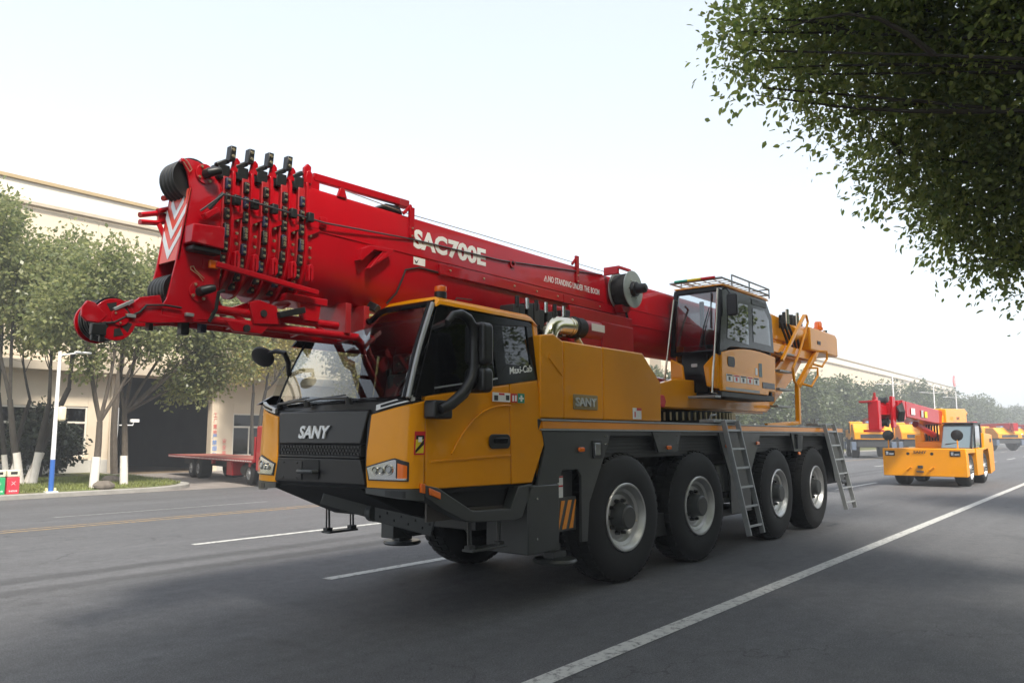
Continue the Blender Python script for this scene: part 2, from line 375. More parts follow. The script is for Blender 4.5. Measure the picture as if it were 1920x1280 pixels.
# ---------------------------------------------------------------- factory hall on the left
CREAM = mat('cream_render', (.56, .475, .36), .8, var=.10, vscale=.7, bump=.05, bscale=30)
CREAM2 = mat('pale_metal_fascia', (.64, .575, .48), .55, var=.05, vscale=.5)
PLINTH = mat('plinth_render', (.42, .40, .36), .85, var=.22, vscale=1.2, bump=.1)
ROOFC = mat('roof_trim', (.34, .25, .13), .6, var=.1)
FRAME = mat('window_frame', (.62, .58, .50), .5, var=.05)
PANE = glassmat('factory_glass', (.05, .055, .06), 1.3, .02)
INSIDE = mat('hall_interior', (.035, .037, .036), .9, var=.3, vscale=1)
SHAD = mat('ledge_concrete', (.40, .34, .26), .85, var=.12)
YW = 31.4
def factory(name, x0, x1, zt, label, gate=None, wins=(), panels=True):
    o3 = ((x0+x1)/2, YW+4, 0)
    root = empty(name, o3, 0, label, 'building')
    w = MB()
    # main wall as strips round the openings
    ops = sorted([(a, b, z0, z1) for a, b, z0, z1 in wins]+([(gate[0], gate[1], 0, gate[2])] if gate else []))
    x = x0
    for a, b, z0, z1 in ops:
        if a > x: w.box(x, a, YW, YW+.3, 0, 4.15)
        if z0 > 0: w.box(a, b, YW, YW+.3, 0, z0)
        w.box(a, b, YW, YW+.3, z1, 4.15); x = b
    w.box(x, x1, YW, YW+.3, 0, 4.15)
    w.box(x0, x1, YW+.03, YW+.3, 4.15, zt-.85)
    w.box(x0, x0+.3, YW+.3, YW+26, 0, zt-.9); w.box(x1-.3, x1, YW+.3, YW+26, 0, zt-.9); w.box(x0, x1, YW+25.7, YW+26, 0, zt-.9)
    w.build('wall', CREAM, root, .01, o=o3)
    f = MB(); f.box(x0-.05, x1+.05, YW-.12, YW+.28, zt-.82, zt-.12); f.build('fascia', CREAM2, root, .01, o=o3)
    f = MB(); f.box(x0-.1, x1+.1, YW-.22, YW+.4, zt-.12, zt+.02); f.build('parapet_cap', ROOFC, root, .01, o=o3)
    f = MB(); f.box(x0-.05, x1+.05, YW-.16, YW-.12+.0, zt-.95, zt-.83); f.build('gutter', SHAD, root, .01, o=o3)
    f = MB(); f.box(x0, x1, YW+.3, YW+26, zt-.6, zt-.35); f.build('roof', CREAM2, root, o=o3)
    f = MB(); f.box(x0, x1, YW-.75, YW-.005, 3.86, 4.2); f.build('ledge', SHAD, root, .02, o=o3)
    seg = [x0]+[v for a, b, z0, z1 in ops if z0 == 0 for v in (a, b)]+[x1]
    for a, b in zip(seg[::2], seg[1::2]):
        f = MB(); f.box(a+.002, b-.002, YW-.05, YW-.002, 0, .6); f.build('plinth', PLINTH, root, .01, o=o3)
    if panels:   # render joints: proud panels
        xx = x0+.4; pm = None
        while xx < min(x1, x0+46):
            for z0, z1 in ((4.4, 6.1), (6.12, 7.8), (7.82, zt-1.0)):
                f = MB(); f.box(xx, xx+2.36, YW+.012, YW+.028, z0, z1); f.build('wall_panel', CREAM, root, o=o3, smooth=0)
            xx += 2.4
    for a, b, z0, z1 in wins:
        zt_ = z0+(z1-z0)*.68
        wf = MB()
        for q in ((a, a+.07, z0, z1), (b-.07, b, z0, z1), (a+.07, b-.07, z0, z0+.07), (a+.07, b-.07, z1-.07, z1), (a+.07, b-.07, zt_-.04, zt_+.04)):
            wf.box(q[0], q[1], YW+.03, YW+.12, q[2], q[3])
        nn = max(1, round((b-a)/.8))
        for k in range(1, nn):
            xx = a+(b-a)*k/nn; wf.box(xx-.03, xx+.03, YW+.04, YW+.11, z0+.07, zt_-.04)
        win = wf.build('window', FRAME, root, .006, o=o3)
        for k in range(nn):
            xa = a+(b-a)*k/nn+.035; xb = a+(b-a)*(k+1)/nn-.035
            g = MB(); g.box(xa, xb, YW+.07, YW+.08, z0+.07, zt_-.04); g.build('pane', PANE, win, o=o3, smooth=0)
        g = MB(); g.box(a+.07, b-.07, YW+.07, YW+.08, zt_+.04, z1-.07); g.build('pane', PANE, win, o=o3, smooth=0)
        g = MB(); g.box(a-.08, b+.08, YW-.09, YW+.03, z0-.09, z0-.003); g.build('sill', CREAM, win, .008, o=o3)
        g = MB(); g.box(a-.3, b+.3, YW+1.6, YW+1.65, z0-.3, z1+.3); g.build('dark_backing', INSIDE, win, o=o3)  # near-black backing panel behind the panes, stands in for the dark hall interior
    if gate:
        g = MB(); a, b, h = gate
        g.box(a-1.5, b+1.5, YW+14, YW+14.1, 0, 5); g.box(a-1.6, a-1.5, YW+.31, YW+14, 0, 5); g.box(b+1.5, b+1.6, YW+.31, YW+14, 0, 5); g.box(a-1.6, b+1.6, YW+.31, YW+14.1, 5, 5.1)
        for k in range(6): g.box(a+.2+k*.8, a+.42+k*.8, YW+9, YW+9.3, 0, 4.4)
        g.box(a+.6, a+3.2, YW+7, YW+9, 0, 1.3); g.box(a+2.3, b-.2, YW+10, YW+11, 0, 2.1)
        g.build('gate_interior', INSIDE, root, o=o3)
        for xa in (a-.32, b):
            g = MB(); g.box(xa, xa+.32, YW-.06, YW-.004, 0, h); g.build('gate_jamb', CREAM, root, .01, o=o3)
        g = MB(); g.tube([(a-.05, YW-.08, 0), (a-.05, YW-.08, 2.6)], .05, 8); g.build('downpipe', WHITE, root, o=o3)
        cmh = MB(); cmh.tube([(a+.03, YW-.1, 1.92), (a+.55, YW-.12, 1.92), (a+.58, YW-.12, 2.05)], .025, 6); cmh.box(a+.45, a+.78, YW-.18, YW-.06, 2.04, 2.16); cmh.build('security_camera', WHITE, root, .01, o=o3)
    return root, o3
fac, fo = factory('factory_building', -6, 58, 10.86, 'long cream factory hall with dark open gateway behind the left trees', (14.75, 18.75, 3.84),
    [(5.2, 8.6, .72, 2.6), (9.2, 13.62, .72, 2.6), (19.8, 23.2, .62, 2.5), (26, 29.5, .62, 2.5), (33, 36.5, .62, 2.5)])
fac2, fo2 = factory('factory_building', 60, 196, 11.95, 'far pale factory hall fading into haze above the distant treeline', None, [(x, x+6, 1, 3) for x in range(64, 190, 12)], False)
# vertical wall lettering beside the gateway
CJR, CJB = mat('sign_red', (.62, .10, .10), .6), mat('sign_blue', (.08, .22, .55), .6)
def vtext(chars, x, ztop, step, size, m):
    for i, ch in enumerate(chars):
        lettering('wall_lettering', ch, m, (x, YW-.072, ztop-step*(i+1)), (1, 0, 0), (0, 0, 1), size, fac, fo, .006, 0, 0, size)
vtext('安全生产', 14.48, 2.25, .27, .19, CJR)
vtext('工厂重地', 18.82, 2.55, .24, .17, CJR)
vtext('严禁烟火', 18.80, 1.62, .25, .21, CJB)
vtext('安全第', 19.28, 1.45, .26, .19, CJR)
sg = empty('roof_sign', (194, YW+1, 11.97), 0, 'round red number one sign standing on the far hall roof', 'sign')
d = MB(); d.lathe([(0, -.1), (1.25, -.1), (1.25, .1), (0, .1)], (0, -1.3, 1.35), 1, 28); d.build('sign_disc', mat('sign_pink', (.65, .10, .10), .5), sg)
d = MB(); d.box(-.07, .07, -1.3, -1.1, 0, .3); d.build('sign_post', WHITE, sg)
lettering('sign_numeral', '1', WHITE, (193.78, YW-.42, 12.75), (1, 0, 0), (0, 0, 1), .45, sg, (194, YW+1, 11.97), .03, .02, 0, 1.2)

# ================================================================ TREES
BARK = mat('bark', (.075, .060, .045), .9, var=.35, vscale=6, bump=.6, bscale=25)
BARKD = mat('dark_bark', (.035, .030, .024), .9, var=.35, vscale=6, bump=.5, bscale=25)
LIME = mat('limewash', (.66, .62, .56), .85, var=.12, vscale=6, bump=.2)
def leafmat(name, c1, c2, trans=.35):
    m = bpy.data.materials.new(name); nt, N, L = nodes_of(m); N.clear()
    o = N.new('ShaderNodeOutputMaterial'); g = N.new('ShaderNodeNewGeometry')
    cr = N.new('ShaderNodeValToRGB'); cr.color_ramp.elements[0].color = (*c1, 1); cr.color_ramp.elements[1].color = (*c2, 1)
    L.new(g.outputs['Random Per Island'], cr.inputs[0])
    b = N.new('ShaderNodeBsdfPrincipled'); b.inputs['Roughness'].default_value = .38; L.new(cr.outputs[0], b.inputs['Base Color'])
    t = N.new('ShaderNodeBsdfTranslucent'); br = N.new('ShaderNodeHueSaturation'); br.inputs['Value'].default_value = 1.7; br.inputs['Saturation'].default_value = 1.1; L.new(cr.outputs[0], br.inputs['Color']); L.new(br.outputs[0], t.inputs[0])
    mx = N.new('ShaderNodeMixShader'); mx.inputs[0].default_value = trans
    L.new(b.outputs[0], mx.inputs[1]); L.new(t.outputs[0], mx.inputs[2]); L.new(mx.outputs[0], o.inputs[0]); return m
LF_NEAR = leafmat('camphor_leaf', (.085, .125, .042), (.26, .29, .10), .68)
LF_MID = leafmat('green_leaf', (.10, .128, .05), (.24, .245, .11), .5)
LF_YEL = leafmat('yellowing_leaf', (.17, .165, .045), (.34, .28, .09), .45)
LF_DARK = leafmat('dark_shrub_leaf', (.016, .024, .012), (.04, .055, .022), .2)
LF_FAR = leafmat('far_leaf', (.045, .062, .024), (.095, .115, .045), .3)
def leaf_mesh(name, blobs, n, size, m, per=14, spread=.16, six=True, droop=.3, shell=2.4):
    vol = np.array([b[3]*b[4]*b[5] for b in blobs])**.8; vol /= vol.sum()
    nc = max(1, n//per); which = rng.choice(len(blobs), nc, p=vol); B = np.array(blobs)[which]
    d = rng.normal(size=(nc, 3)); d /= np.linalg.norm(d, axis=1)[:, None]
    # lumpy shell
    lump = 1+.16*np.sin(d[:, 0]*5+B[:, 0]*3)*np.cos(d[:, 1]*4+B[:, 1]*2)+.1*np.sin(d[:, 2]*7)
    r = rng.random(nc)**(1/shell)*lump
    Cc = B[:, :3]+d*r[:, None]*B[:, 3:6]
    P = np.repeat(Cc, per, 0)+rng.normal(0, spread, (nc*per, 3)); n = len(P)
    out = P-np.repeat(B[:, :3], per, 0); out /= np.linalg.norm(out, axis=1)[:, None]+1e-6
    ax = rng.normal(size=(n, 3))*.7+out*.8; ax[:, 2] -= droop; ax /= np.linalg.norm(ax, axis=1)[:, None]
    s = np.cross(ax, rng.normal(size=(n, 3))*.6+np.array([0, 0, 1.])); s /= np.linalg.norm(s, axis=1)[:, None]+1e-6
    nrm = np.cross(ax, s); L_ = (size*rng.uniform(.5, 1.4, n))[:, None]; W = L_*.27
    if six:
        V = np.stack([P, P+ax*L_*.35+s*W-nrm*W*.35, P+ax*L_*.72+s*W*.7-nrm*W*.3, P+ax*L_, P+ax*L_*.72-s*W*.7-nrm*W*.3, P+ax*L_*.35-s*W-nrm*W*.35], 1)
        k = 6; F = [[0, 1, 2, 3], [0, 3, 4, 5]]
    else:
        V = np.stack([P, P+ax*L_*.5+s*W*1.25, P+ax*L_, P+ax*L_*.5-s*W*1.25], 1); k = 4; F = [[0, 1, 2, 3]]
    me = bpy.data.meshes.new(name); nf = len(F)
    me.vertices.add(n*k); me.vertices.foreach_set('co', V.reshape(-1).astype(np.float32))
    idx = (np.arange(n)[:, None, None]*k+np.array(F)[None]).reshape(-1)
    me.loops.add(len(idx)); me.loops.foreach_set('vertex_index', idx.astype(np.int32))
    me.polygons.add(n*nf); me.polygons.foreach_set('loop_start', np.arange(0, len(idx), 4, dtype=np.int32))
    me.update(calc_edges=True); me.materials.append(m); return me
def limb(mb, a, b, r0, r1, bend=.15, n=6, seg=6):
    a = np.array(a, float); b = np.array(b, float); L_ = np.linalg.norm(b-a)
    off = rng.normal(0, bend*L_*.5, 3); pts = []; rr = []
    for i in range(seg+1):
        t = i/seg; pts.append(a+(b-a)*t+off*math.sin(math.pi*t)*.6+np.array([0, 0, bend*L_*.25*math.sin(math.pi*t)])); rr.append(r0+(r1-r0)*t)
    mb.tube([tuple(p) for p in pts], rr, n, 0); return pts
def tree(name, base, label, group, blobs, fork, r0, leaves, leafsize, m, wash=0., bark=BARK, twigs=5, six=False, stems=None, per=14, spread=.16, cat='tree', shell=2.4, sub=3, limbf=.55):
    root = empty(name, base, 0, label, cat, group)
    t = MB(); fk = (rng.normal(0, .06), rng.normal(0, .06), fork)
    stems = stems or [((0, 0, 0), fk)]
    tops = []
    for a, b in stems:
        p = limb(t, a, b, r0, r0*.72, .05, 10, 6); tops.append(p[-1])
    for bl in blobs:
        s = min(tops, key=lambda q: (q[0]-bl[0])**2+(q[1]-bl[1])**2)
        p = limb(t, s, bl[:3], r0*limbf, r0*limbf*.3, .18, 7, 7)
        for k in range(twigs):
            j = random.randint(2, 7); dd = rng.normal(size=3); dd /= np.linalg.norm(dd); dd[2] = abs(dd[2])*.6
            e = np.array(bl[:3])+dd*np.array(bl[3:6])*.85
            q = limb(t, p[min(j, len(p)-1)], e, r0*.17, r0*.03, .2, 5, 5)
            for _ in range(sub):
                e2 = np.array(q[3])+rng.normal(size=3)*np.array(bl[3:6])*.35
                limb(t, q[random.randint(1, 4)], e2, r0*.07, r0*.02, .2, 4, 4)
    t.build('trunk', bark, root)
    if wash:
        w = MB()
        for a, b in stems:
            A = np.array(a); Bv = np.array(b); k = wash/max(.1, Bv[2]); w.tube([tuple(A), tuple(A+(Bv-A)*k)], [r0*1.16, r0*1.07], 12)
        w.build('limewash_band', LIME, root)
    if leaves:
        me = leaf_mesh('crown', blobs, leaves, leafsize, m, per, spread, six, shell=shell)
        c = bpy.data.objects.new('crown', me); col.objects.link(c); c.parent = root
    return root
TL = 'trees on the left verge'
tree('broadleaf_tree', G(175, 915, .13), 'forked tree with whitewashed base nearest the kerb, right of the lamp post', TL,
     [(.3, .1, 5.2, 1.2, 1.2, 1.0), (-.8, .3, 4.7, 1.1, 1.2, 1.1), (1.0, -.2, 4.3, 1.0, 1.1, .9), (.1, 0, 6.1, .8, .9, .6), (-.3, 0, 3.4, .5, .6, .5)],
     1.75, .10, 15500, .12, LF_MID, wash=.82)
tree('broadleaf_tree', G(232, 909, .13), 'dense green tree with whitewashed base overhanging the gateway', TL,
     [(1.6, -.2, 5.0, 1.5, 1.4, 1.3), (2.6, -.3, 4.0, 1.2, 1.3, 1.1), (.6, 0, 5.6, 1.3, 1.3, 1.0), (2.0, 0, 3.1, 1.1, 1.0, .7), (3.2, -.2, 5.3, 1.0, 1.1, 1.0), (1.2, 0, 6.3, .9, 1, .5)],
     2.0, .095, 23000, .125, LF_MID, wash=.82)
tree('broadleaf_tree', G(46, 908, .13), 'many-stemmed tree with two whitewashed trunks left of the lamp post', TL,
     [(-.6, 0, 6.0, 1.6, 1.5, 1.4), (.8, .2, 6.4, 1.1, 1.3, 1.1), (-1.6, 0, 7.3, 1.1, 1.2, 1.0), (1.6, 0, 5.2, 1.0, 1.1, .9), (.5, 0, 4.6, 1.0, 1, .7)],
     2.2, .10, 17500, .13, LF_MID, wash=.9, bark=BARKD, stems=[((-.12, 0, 0), (-.5, .1, 2.4)), ((.2, 0, 0), (.5, 0, 2.3)), ((.1, .1, 0), (1.1, .2, 2.8))], twigs=7)
tree('bare_tree', (13.9, 29.6, .13), 'bare leafless tree rising above the green crowns before the hall', TL,
     [(-.6, 0, 7.3, 1.6, 1, 1.3), (.9, 0, 7.0, 1.6, 1, 1.2), (0, 0, 8.0, 1.3, 1, 1.0)], 4.2, .13, 0, .1, LF_MID, bark=BARK, twigs=9, sub=4)
tree('broadleaf_tree', G(12, 901, .13), 'slim dark-stemmed tree at the far left picture edge', TL,
     [(-.5, 0, 6.2, 1.3, 1.3, 1.5), (.3, 0, 4.8, .9, 1, .8), (-1, 0, 8.0, 1, 1, .8)], 2.6, .075, 11500, .13, LF_MID, wash=.8, bark=BARKD, stems=[((0, 0, 0), (-.4, 0, 2.7)), ((.1, 0, 0), (.5, 0, 2.5))], twigs=7)
tree('young_tree', (19.6, 29.4, .13), 'slender yellow-green tree before the right factory window', TL,
     [(.2, 0, 5.4, 1.3, 1.1, 1.2), (1.3, 0, 4.9, 1.1, 1, .9), (-.5, 0, 4.3, .9, .9, .6), (1.0, 0, 6.6, 1.2, 1, 1.0), (2.1, 0, 6.0, 1, 1, .9)], 3.1, .09, 13000, .13, LF_YEL, bark=BARKD,
     stems=[((0, 0, 0), (-.15, 0, 3.2)), ((.25, 0, 0), (.45, 0, 3.3))], twigs=6)
tree('broadleaf_tree', (24.5, 28.0, .13), 'yellow-green tree showing through the driver cab windscreen', TL,
     [(0, 0, 4.2, 1.6, 1.4, 1.3), (1.5, 0, 5.2, 1.5, 1.3, 1.2), (-1.2, 0, 5.4, 1.4, 1.2, 1.2), (.3, 0, 6.6, 1.4, 1.2, 1.0), (1.8, 0, 3.4, 1.0, 1.0, .8)], 2.0, .13, 17000, .15, LF_YEL, twigs=5)
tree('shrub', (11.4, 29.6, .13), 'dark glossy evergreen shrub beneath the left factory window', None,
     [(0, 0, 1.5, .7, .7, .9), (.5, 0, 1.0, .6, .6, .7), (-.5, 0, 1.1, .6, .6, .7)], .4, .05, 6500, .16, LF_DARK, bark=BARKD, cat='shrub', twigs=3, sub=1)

# roadside camphor trees on the near side: one hangs into the picture, its neighbours stand outside it and shade the road
CG = 'camphor trees along the near roadside'
def camphor(base, label, blobs, n, fork=2.6, r0=.15, size=.085, six=True, spread=.13, limbf=.55, twigs=4, sub=2):
    return tree('camphor_tree', base, label, CG, blobs, fork, r0, n, size, LF_NEAR, bark=BARKD, six=six, twigs=twigs, per=22, spread=spread, shell=2.0, sub=sub, limbf=limbf)
def at(px, py, dist):
    d = _f+_r*(px-CXP)/FPX-_u*(py-CYP)/FPX; d = d/np.linalg.norm(d)
    return np.array([0, 0, CAMH])+d*dist
def crown_from(views, base):
    out = []
    for px, py, rp, dist in views:
        c = at(px, py, dist)-np.array(base); r = rp/FPX*dist
        out.append((c[0], c[1], c[2], r, r, r*.85))
    return out
b0 = (9.6, -3.9, .11)
camphor(b0, 'large dark green camphor tree overhanging the top right of the road', crown_from(
    [(1410, 95, 70, 7.6), (1495, 140, 78, 7.8), (1480, 30, 100, 8.2), (1375, 60, 45, 7.7), (1430, 165, 40, 7.7), (1590, 60, 140, 8.3), (1590, 210, 80, 8.2), (1720, 120, 150, 8.6), (1690, 290, 90, 8.4), (1850, 60, 170, 8.8),
     (1830, 260, 150, 8.8), (1735, 385, 62, 8.6), (1840, 400, 85, 8.7), (1930, 340, 170, 9.2), (1845, 485, 48, 8.8), (1955, 460, 95, 9.2), (2060, 200, 260, 9.2), (1700, -100, 220, 8.8),
     (1480, -90, 120, 8.3), (1980, -160, 300, 9), (2150, 420, 200, 9.2)], b0), 104000, fork=2.8, size=.064, r0=.15, limbf=.2, twigs=1, sub=1)
full = [(0, 0, 6.6, 2.6, 2.6, 1.7), (1.8, .6, 5.6, 2.0, 2.0, 1.4), (-1.8, .8, 5.8, 2.1, 2.0, 1.4), (.3, 2.2, 5.9, 2.2, 1.8, 1.3), (0, -1.8, 5.8, 2.2, 2.0, 1.4), (0, .4, 8.0, 2.0, 2.0, 1.1)]
t2 = camphor((19.5, -3.6, .11), 'further camphor tree whose paler leaf tips show at the right edge', [(b[0], b[1]+.9, b[2]-1.0, b[3], b[4]*.92, b[5]) for b in full], 26000, size=.10, six=False)
def wb(base, L): return [(x-base[0], y-base[1], z-base[2], r, r, r*.75) for x, y, z, r in L]
b1 = (4.4, -4.1, .11)
camphor(b1, 'dense camphor tree beside the camera shading the near lane', wb(b1, [(2.6, -1.2, 6.6, 2.4), (5.2, -1.0, 7.3, 2.3), (7.6, -1.0, 8.4, 2.1), (.4, -1.6, 6.2, 2.4), (4.0, .9, 7.2, 1.8), (1.2, .8, 6.4, 1.8), (9.4, -1.8, 9.0, 2.0), (4.0, -3.4, 6.8, 2.6), (6.2, .6, 8.2, 1.6), (8.8, .0, 8.9, 1.7), (11.4, -.4, 9.6, 1.9), (13.6, -1, 9.8, 2.0)]), 54000, fork=3.0, size=.15, six=False, spread=.28)
b2 = (-5.6, -4.1, .11)
camphor(b2, 'camphor tree behind the camera shading the road', wb(b2, [(-5, -1.2, 6.4, 2.5), (-2.6, -1.0, 6.6, 2.4), (-7.6, -1.0, 6.6, 2.3), (-5, 1.0, 6.4, 1.9), (-2.2, 1.2, 6.2, 1.8), (-6, -3, 6.6, 2.6)]), 22000, fork=3.0, size=.16, six=False, spread=.28)

# belt of trees beyond the near verge, behind the camera: one mass, out of the picture but reflected in the glass and paint
blt = []
for k in range(15):
    x = -16+4.2*k
    blt += [(x, rng.normal(0, .6), 4.6+rng.normal(0, .5), 2.8, 2.2, 2.6), (x+1.8, rng.normal(0, .5), 2.2, 2.6, 2.0, 2.2), (x-.5, .3, 7.0+rng.normal(0, .6), 2.2, 2.0, 1.8)]
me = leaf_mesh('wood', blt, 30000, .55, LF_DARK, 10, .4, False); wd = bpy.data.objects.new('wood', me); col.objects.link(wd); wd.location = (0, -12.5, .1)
tag(wd, 'dark belt of evergreen trees along the near roadside', 'wood', kind='stuff')

# ================================================================ MAIN CRANE
CO = (9.6, 5.42, 0.)
crane = empty('mobile_crane', CO, 0, 'large yellow and red four-axle mobile crane parked across the road, boom lowered over its cab', 'crane')
def part(mb, name, m, parent=crane, bevel=.006, smooth=35, seg=2):
    return mb.build(name, m, parent, bevel, smooth, o=CO, seg=seg)
Y0, YF = 4.245, 6.60
# ---- chassis
c = MB()
c.box(5.75, 14.98, Y0+.015, YF-.015, 1.50, 1.655)
c.box(5.7, 14.9, 4.95, 5.9, .62, 1.46)
chassis = part(c, 'chassis', GREY, bevel=.008)
c = MB(); c.box(6.0, 15.0, 4.62, 6.22, .95, 1.49); c.box(5.8, 14.0, 4.42, 6.42, 1.28, 1.495); part(c, 'wheel_well', DARK, chassis, 0)
c = MB(); c.box(5.80, 14.985, Y0-.006, Y0+.014, 1.568, 1.634); part(c, 'reflective_stripe', STRIPE, chassis, .002)
for z in (1.645, 1.557):
    c = MB(); c.box(5.78, 14.99, Y0-.012, Y0+.0145, z-.009, z+.009); part(c, 'edge_trim', LADM, chassis, .003)
# front side panel with the outrigger notch
c = MB(); c.prism([(5.80, 1.545), (6.99, 1.545), (6.92, 1.41), (6.57, .86), (6.53, .50), (6.43, .50), (6.43, 1.12), (6.37, 1.185), (6.12, 1.185), (6.06, 1.12), (6.06, 1.07), (5.72, 1.05), (5.84, 1.40)], 1, Y0, Y0+.03)
part(c, 'side_panel', GREY, bevel=.004)
c = MB(); c.box(5.58, 6.055, Y0-.004, 4.72, .47, 1.065); obx = part(c, 'outrigger_housing', GREY, bevel=.012)
for z in (.60, .95): c = MB(); c.bolt((5.70, Y0-.004, z), 1, .012, .012); part(c, 'bolt', STEEL, obx, 0)
c = MB(); c.box(6.075, 6.42, Y0+.10, 4.9, .62, 1.17); c.box(6.075, 6.16, Y0+.05, Y0+.1, .85, 1.17); oj = part(c, 'outrigger_beam', GREY, bevel=.008)
c = MB(); c.box(6.09, 6.40, Y0+.045, Y0+.098, .62, .93); pl = part(c, 'beam_end_plate', GREY, oj, .004)
for k in range(3):
    x = 6.05+k*.115; c = MB(); q = [(x, .64), (x+.06, .64), (x+.16, .90), (x+.10, .90)]
    q = [(min(max(a, 6.095), 6.395), b) for a, b in q]; c.prism(q, 1, Y0+.040, Y0+.0445); part(c, 'hazard_stripe', STRIPE, oj, 0)
c = MB(); c.box(6.09, 6.17, Y0+.036, Y0+.046, .93, 1.13); part(c, 'warning_label', WHITE, oj, 0)
c = MB(); c.box(6.095, 6.165, Y0+.032, Y0+.0355, 1.03, 1.045); c.box(6.095, 6.165, Y0+.032, Y0+.0355, 1.115, 1.128); part(c, 'label_border', WRED, oj, 0)
def jack(x, y, z=.30, parent=crane):
    c = MB(); c.lathe([(0, .03), (.20, .022), (.215, .0), (.20, -.02), (0, -.025)], (x, y, z), 2, 28); f = part(c, 'outrigger_foot', GREY, parent, 0)
    c = MB(); c.cyl((x, y, z+.02), (x, y, z+.16), .055, .055, 14); c.box(x-.10, x+.10, y-.06, y+.06, z+.03, z+.09); part(c, 'jack_rod', GREY, f, .004)
    return f
jack(6.30, 4.47, .325); f = jack(6.40, 6.66, .31)
c = MB(); c.box(6.02, 6.62, 6.40, 6.60, .40, .95); c.cyl((6.32, 6.38, .62), (6.32, 6.62, .62), .22, .22, 20); part(c, 'outrigger_housing', GREY, bevel=.01)
c = MB(); c.box(6.05, 6.55, 4.8, 6.5, .62, 1.0); part(c, 'outrigger_crossbox', DGREY, bevel=.01)
# upper side skirts between wheels
def skirt(poly, name='fender_plate', m=GREY, y=Y0):
    c = MB(); c.prism(poly, 1, y, y+.025); return part(c, name, m, bevel=.003)
c = MB(); c.box(6.9, 14.9, Y0+.10, Y0+.13, 1.27, 1.50); lw = part(c, 'fender_back', DGREY, bevel=0)
for k in range(6):
    c = MB(); c.box(6.95, 14.4, Y0+.085, Y0+.0995, 1.29+k*.036, 1.306+k*.036); part(c, 'fender_rib', DGREY, lw, .002)
p1 = skirt([(7.86, 1.545), (8.56, 1.545), (8.46, 1.32), (8.0, 1.32)])
p2 = skirt([(9.62, 1.545), (11.05, 1.545), (10.93, 1.38), (10.62, .98), (10.62, .5), (9.95, .5), (9.95, .98), (9.75, 1.30)])
p3 = skirt([(12.30, 1.545), (12.86, 1.545), (12.76, 1.26), (12.42, 1.26)])
p4 = skirt([(14.02, 1.545), (14.96, 1.545), (14.96, .72), (14.42, .72), (14.25, 1.2)])
for pp, x, z in ((p1, 8.23, 1.37), (p2, 9.86, 1.37), (p2, 10.9, 1.40), (p3, 12.6, 1.23), (chassis, 6.42, 1.37)):
    c = MB(); c.prism(rrect(x-.05, x+.05, z-.022, z+.022, .018, 3), 1, Y0-.022, Y0-.001); part(c, 'marker_light', ORG, pp, .006)
for pp, xs in ((p1, (7.98, 8.44)), (chassis, (6.86, 6.90))):
    for x in xs:
        for z in (1.42, 1.50): c = MB(); c.bolt((x, Y0-.0, z), 1, .010, .008); part(c, 'bolt', STEEL, pp, 0)
c = MB(); c.prism(rrect(6.62, 6.80, 1.28, 1.46, .03), 1, Y0-.014, Y0-.001); wl_ = part(c, 'work_lamp', BLK, chassis, .004)
c = MB(); c.box(6.645, 6.745, Y0-.026, Y0-.0145, 1.31, 1.43); part(c, 'lens', LENS, wl_, .004)
c = MB(); c.box(12.50, 12.68, Y0-.03, Y0-.001, 1.30, 1.50); c.box(12.46, 12.72, Y0-.05, Y0-.001, 1.505, 1.53); part(c, 'filler_box', DGREY, p3, .004)
c = MB()
for k in range(3): c.cyl((9.98+.21*k, Y0+.22, .62), (9.98+.21*k, Y0+.22, 1.12), .095, .095, 18)
part(c, 'air_tank', LADM, p2, .01)
c = MB(); c.box(9.9, 10.7, Y0+.1, 4.9, .46, .56); c.box(9.9, 10.7, Y0+.05, Y0+.1, .70, .78); part(c, 'tank_bracket', DGREY, p2, .004)
c = MB(); c.box(14.2, 15.05, 4.4, 6.45, .66, 1.49); part(c, 'rear_frame', DGREY, bevel=.01)
c = MB(); c.prism(rrect(15.0, 15.10, .78, 1.56, .04), 1, Y0+.02, YF-.02); mf = part(c, 'rear_bumper', BLK, bevel=.01)
c = MB(); c.box(15.101, 15.105, Y0+.03, Y0+.3, 1.02, 1.25); part(c, 'rear_reflector', STRIPE, mf, 0)
c = MB(); c.tube([(14.9, Y0+.05, .68), (15.3, Y0+.05, .68)], .035, 10); c.tube([(15.24, Y0+.05, .6), (15.24, Y0+.05, .76)], .03, 8); part(c, 'tow_pin', DGREY, mf, 0)
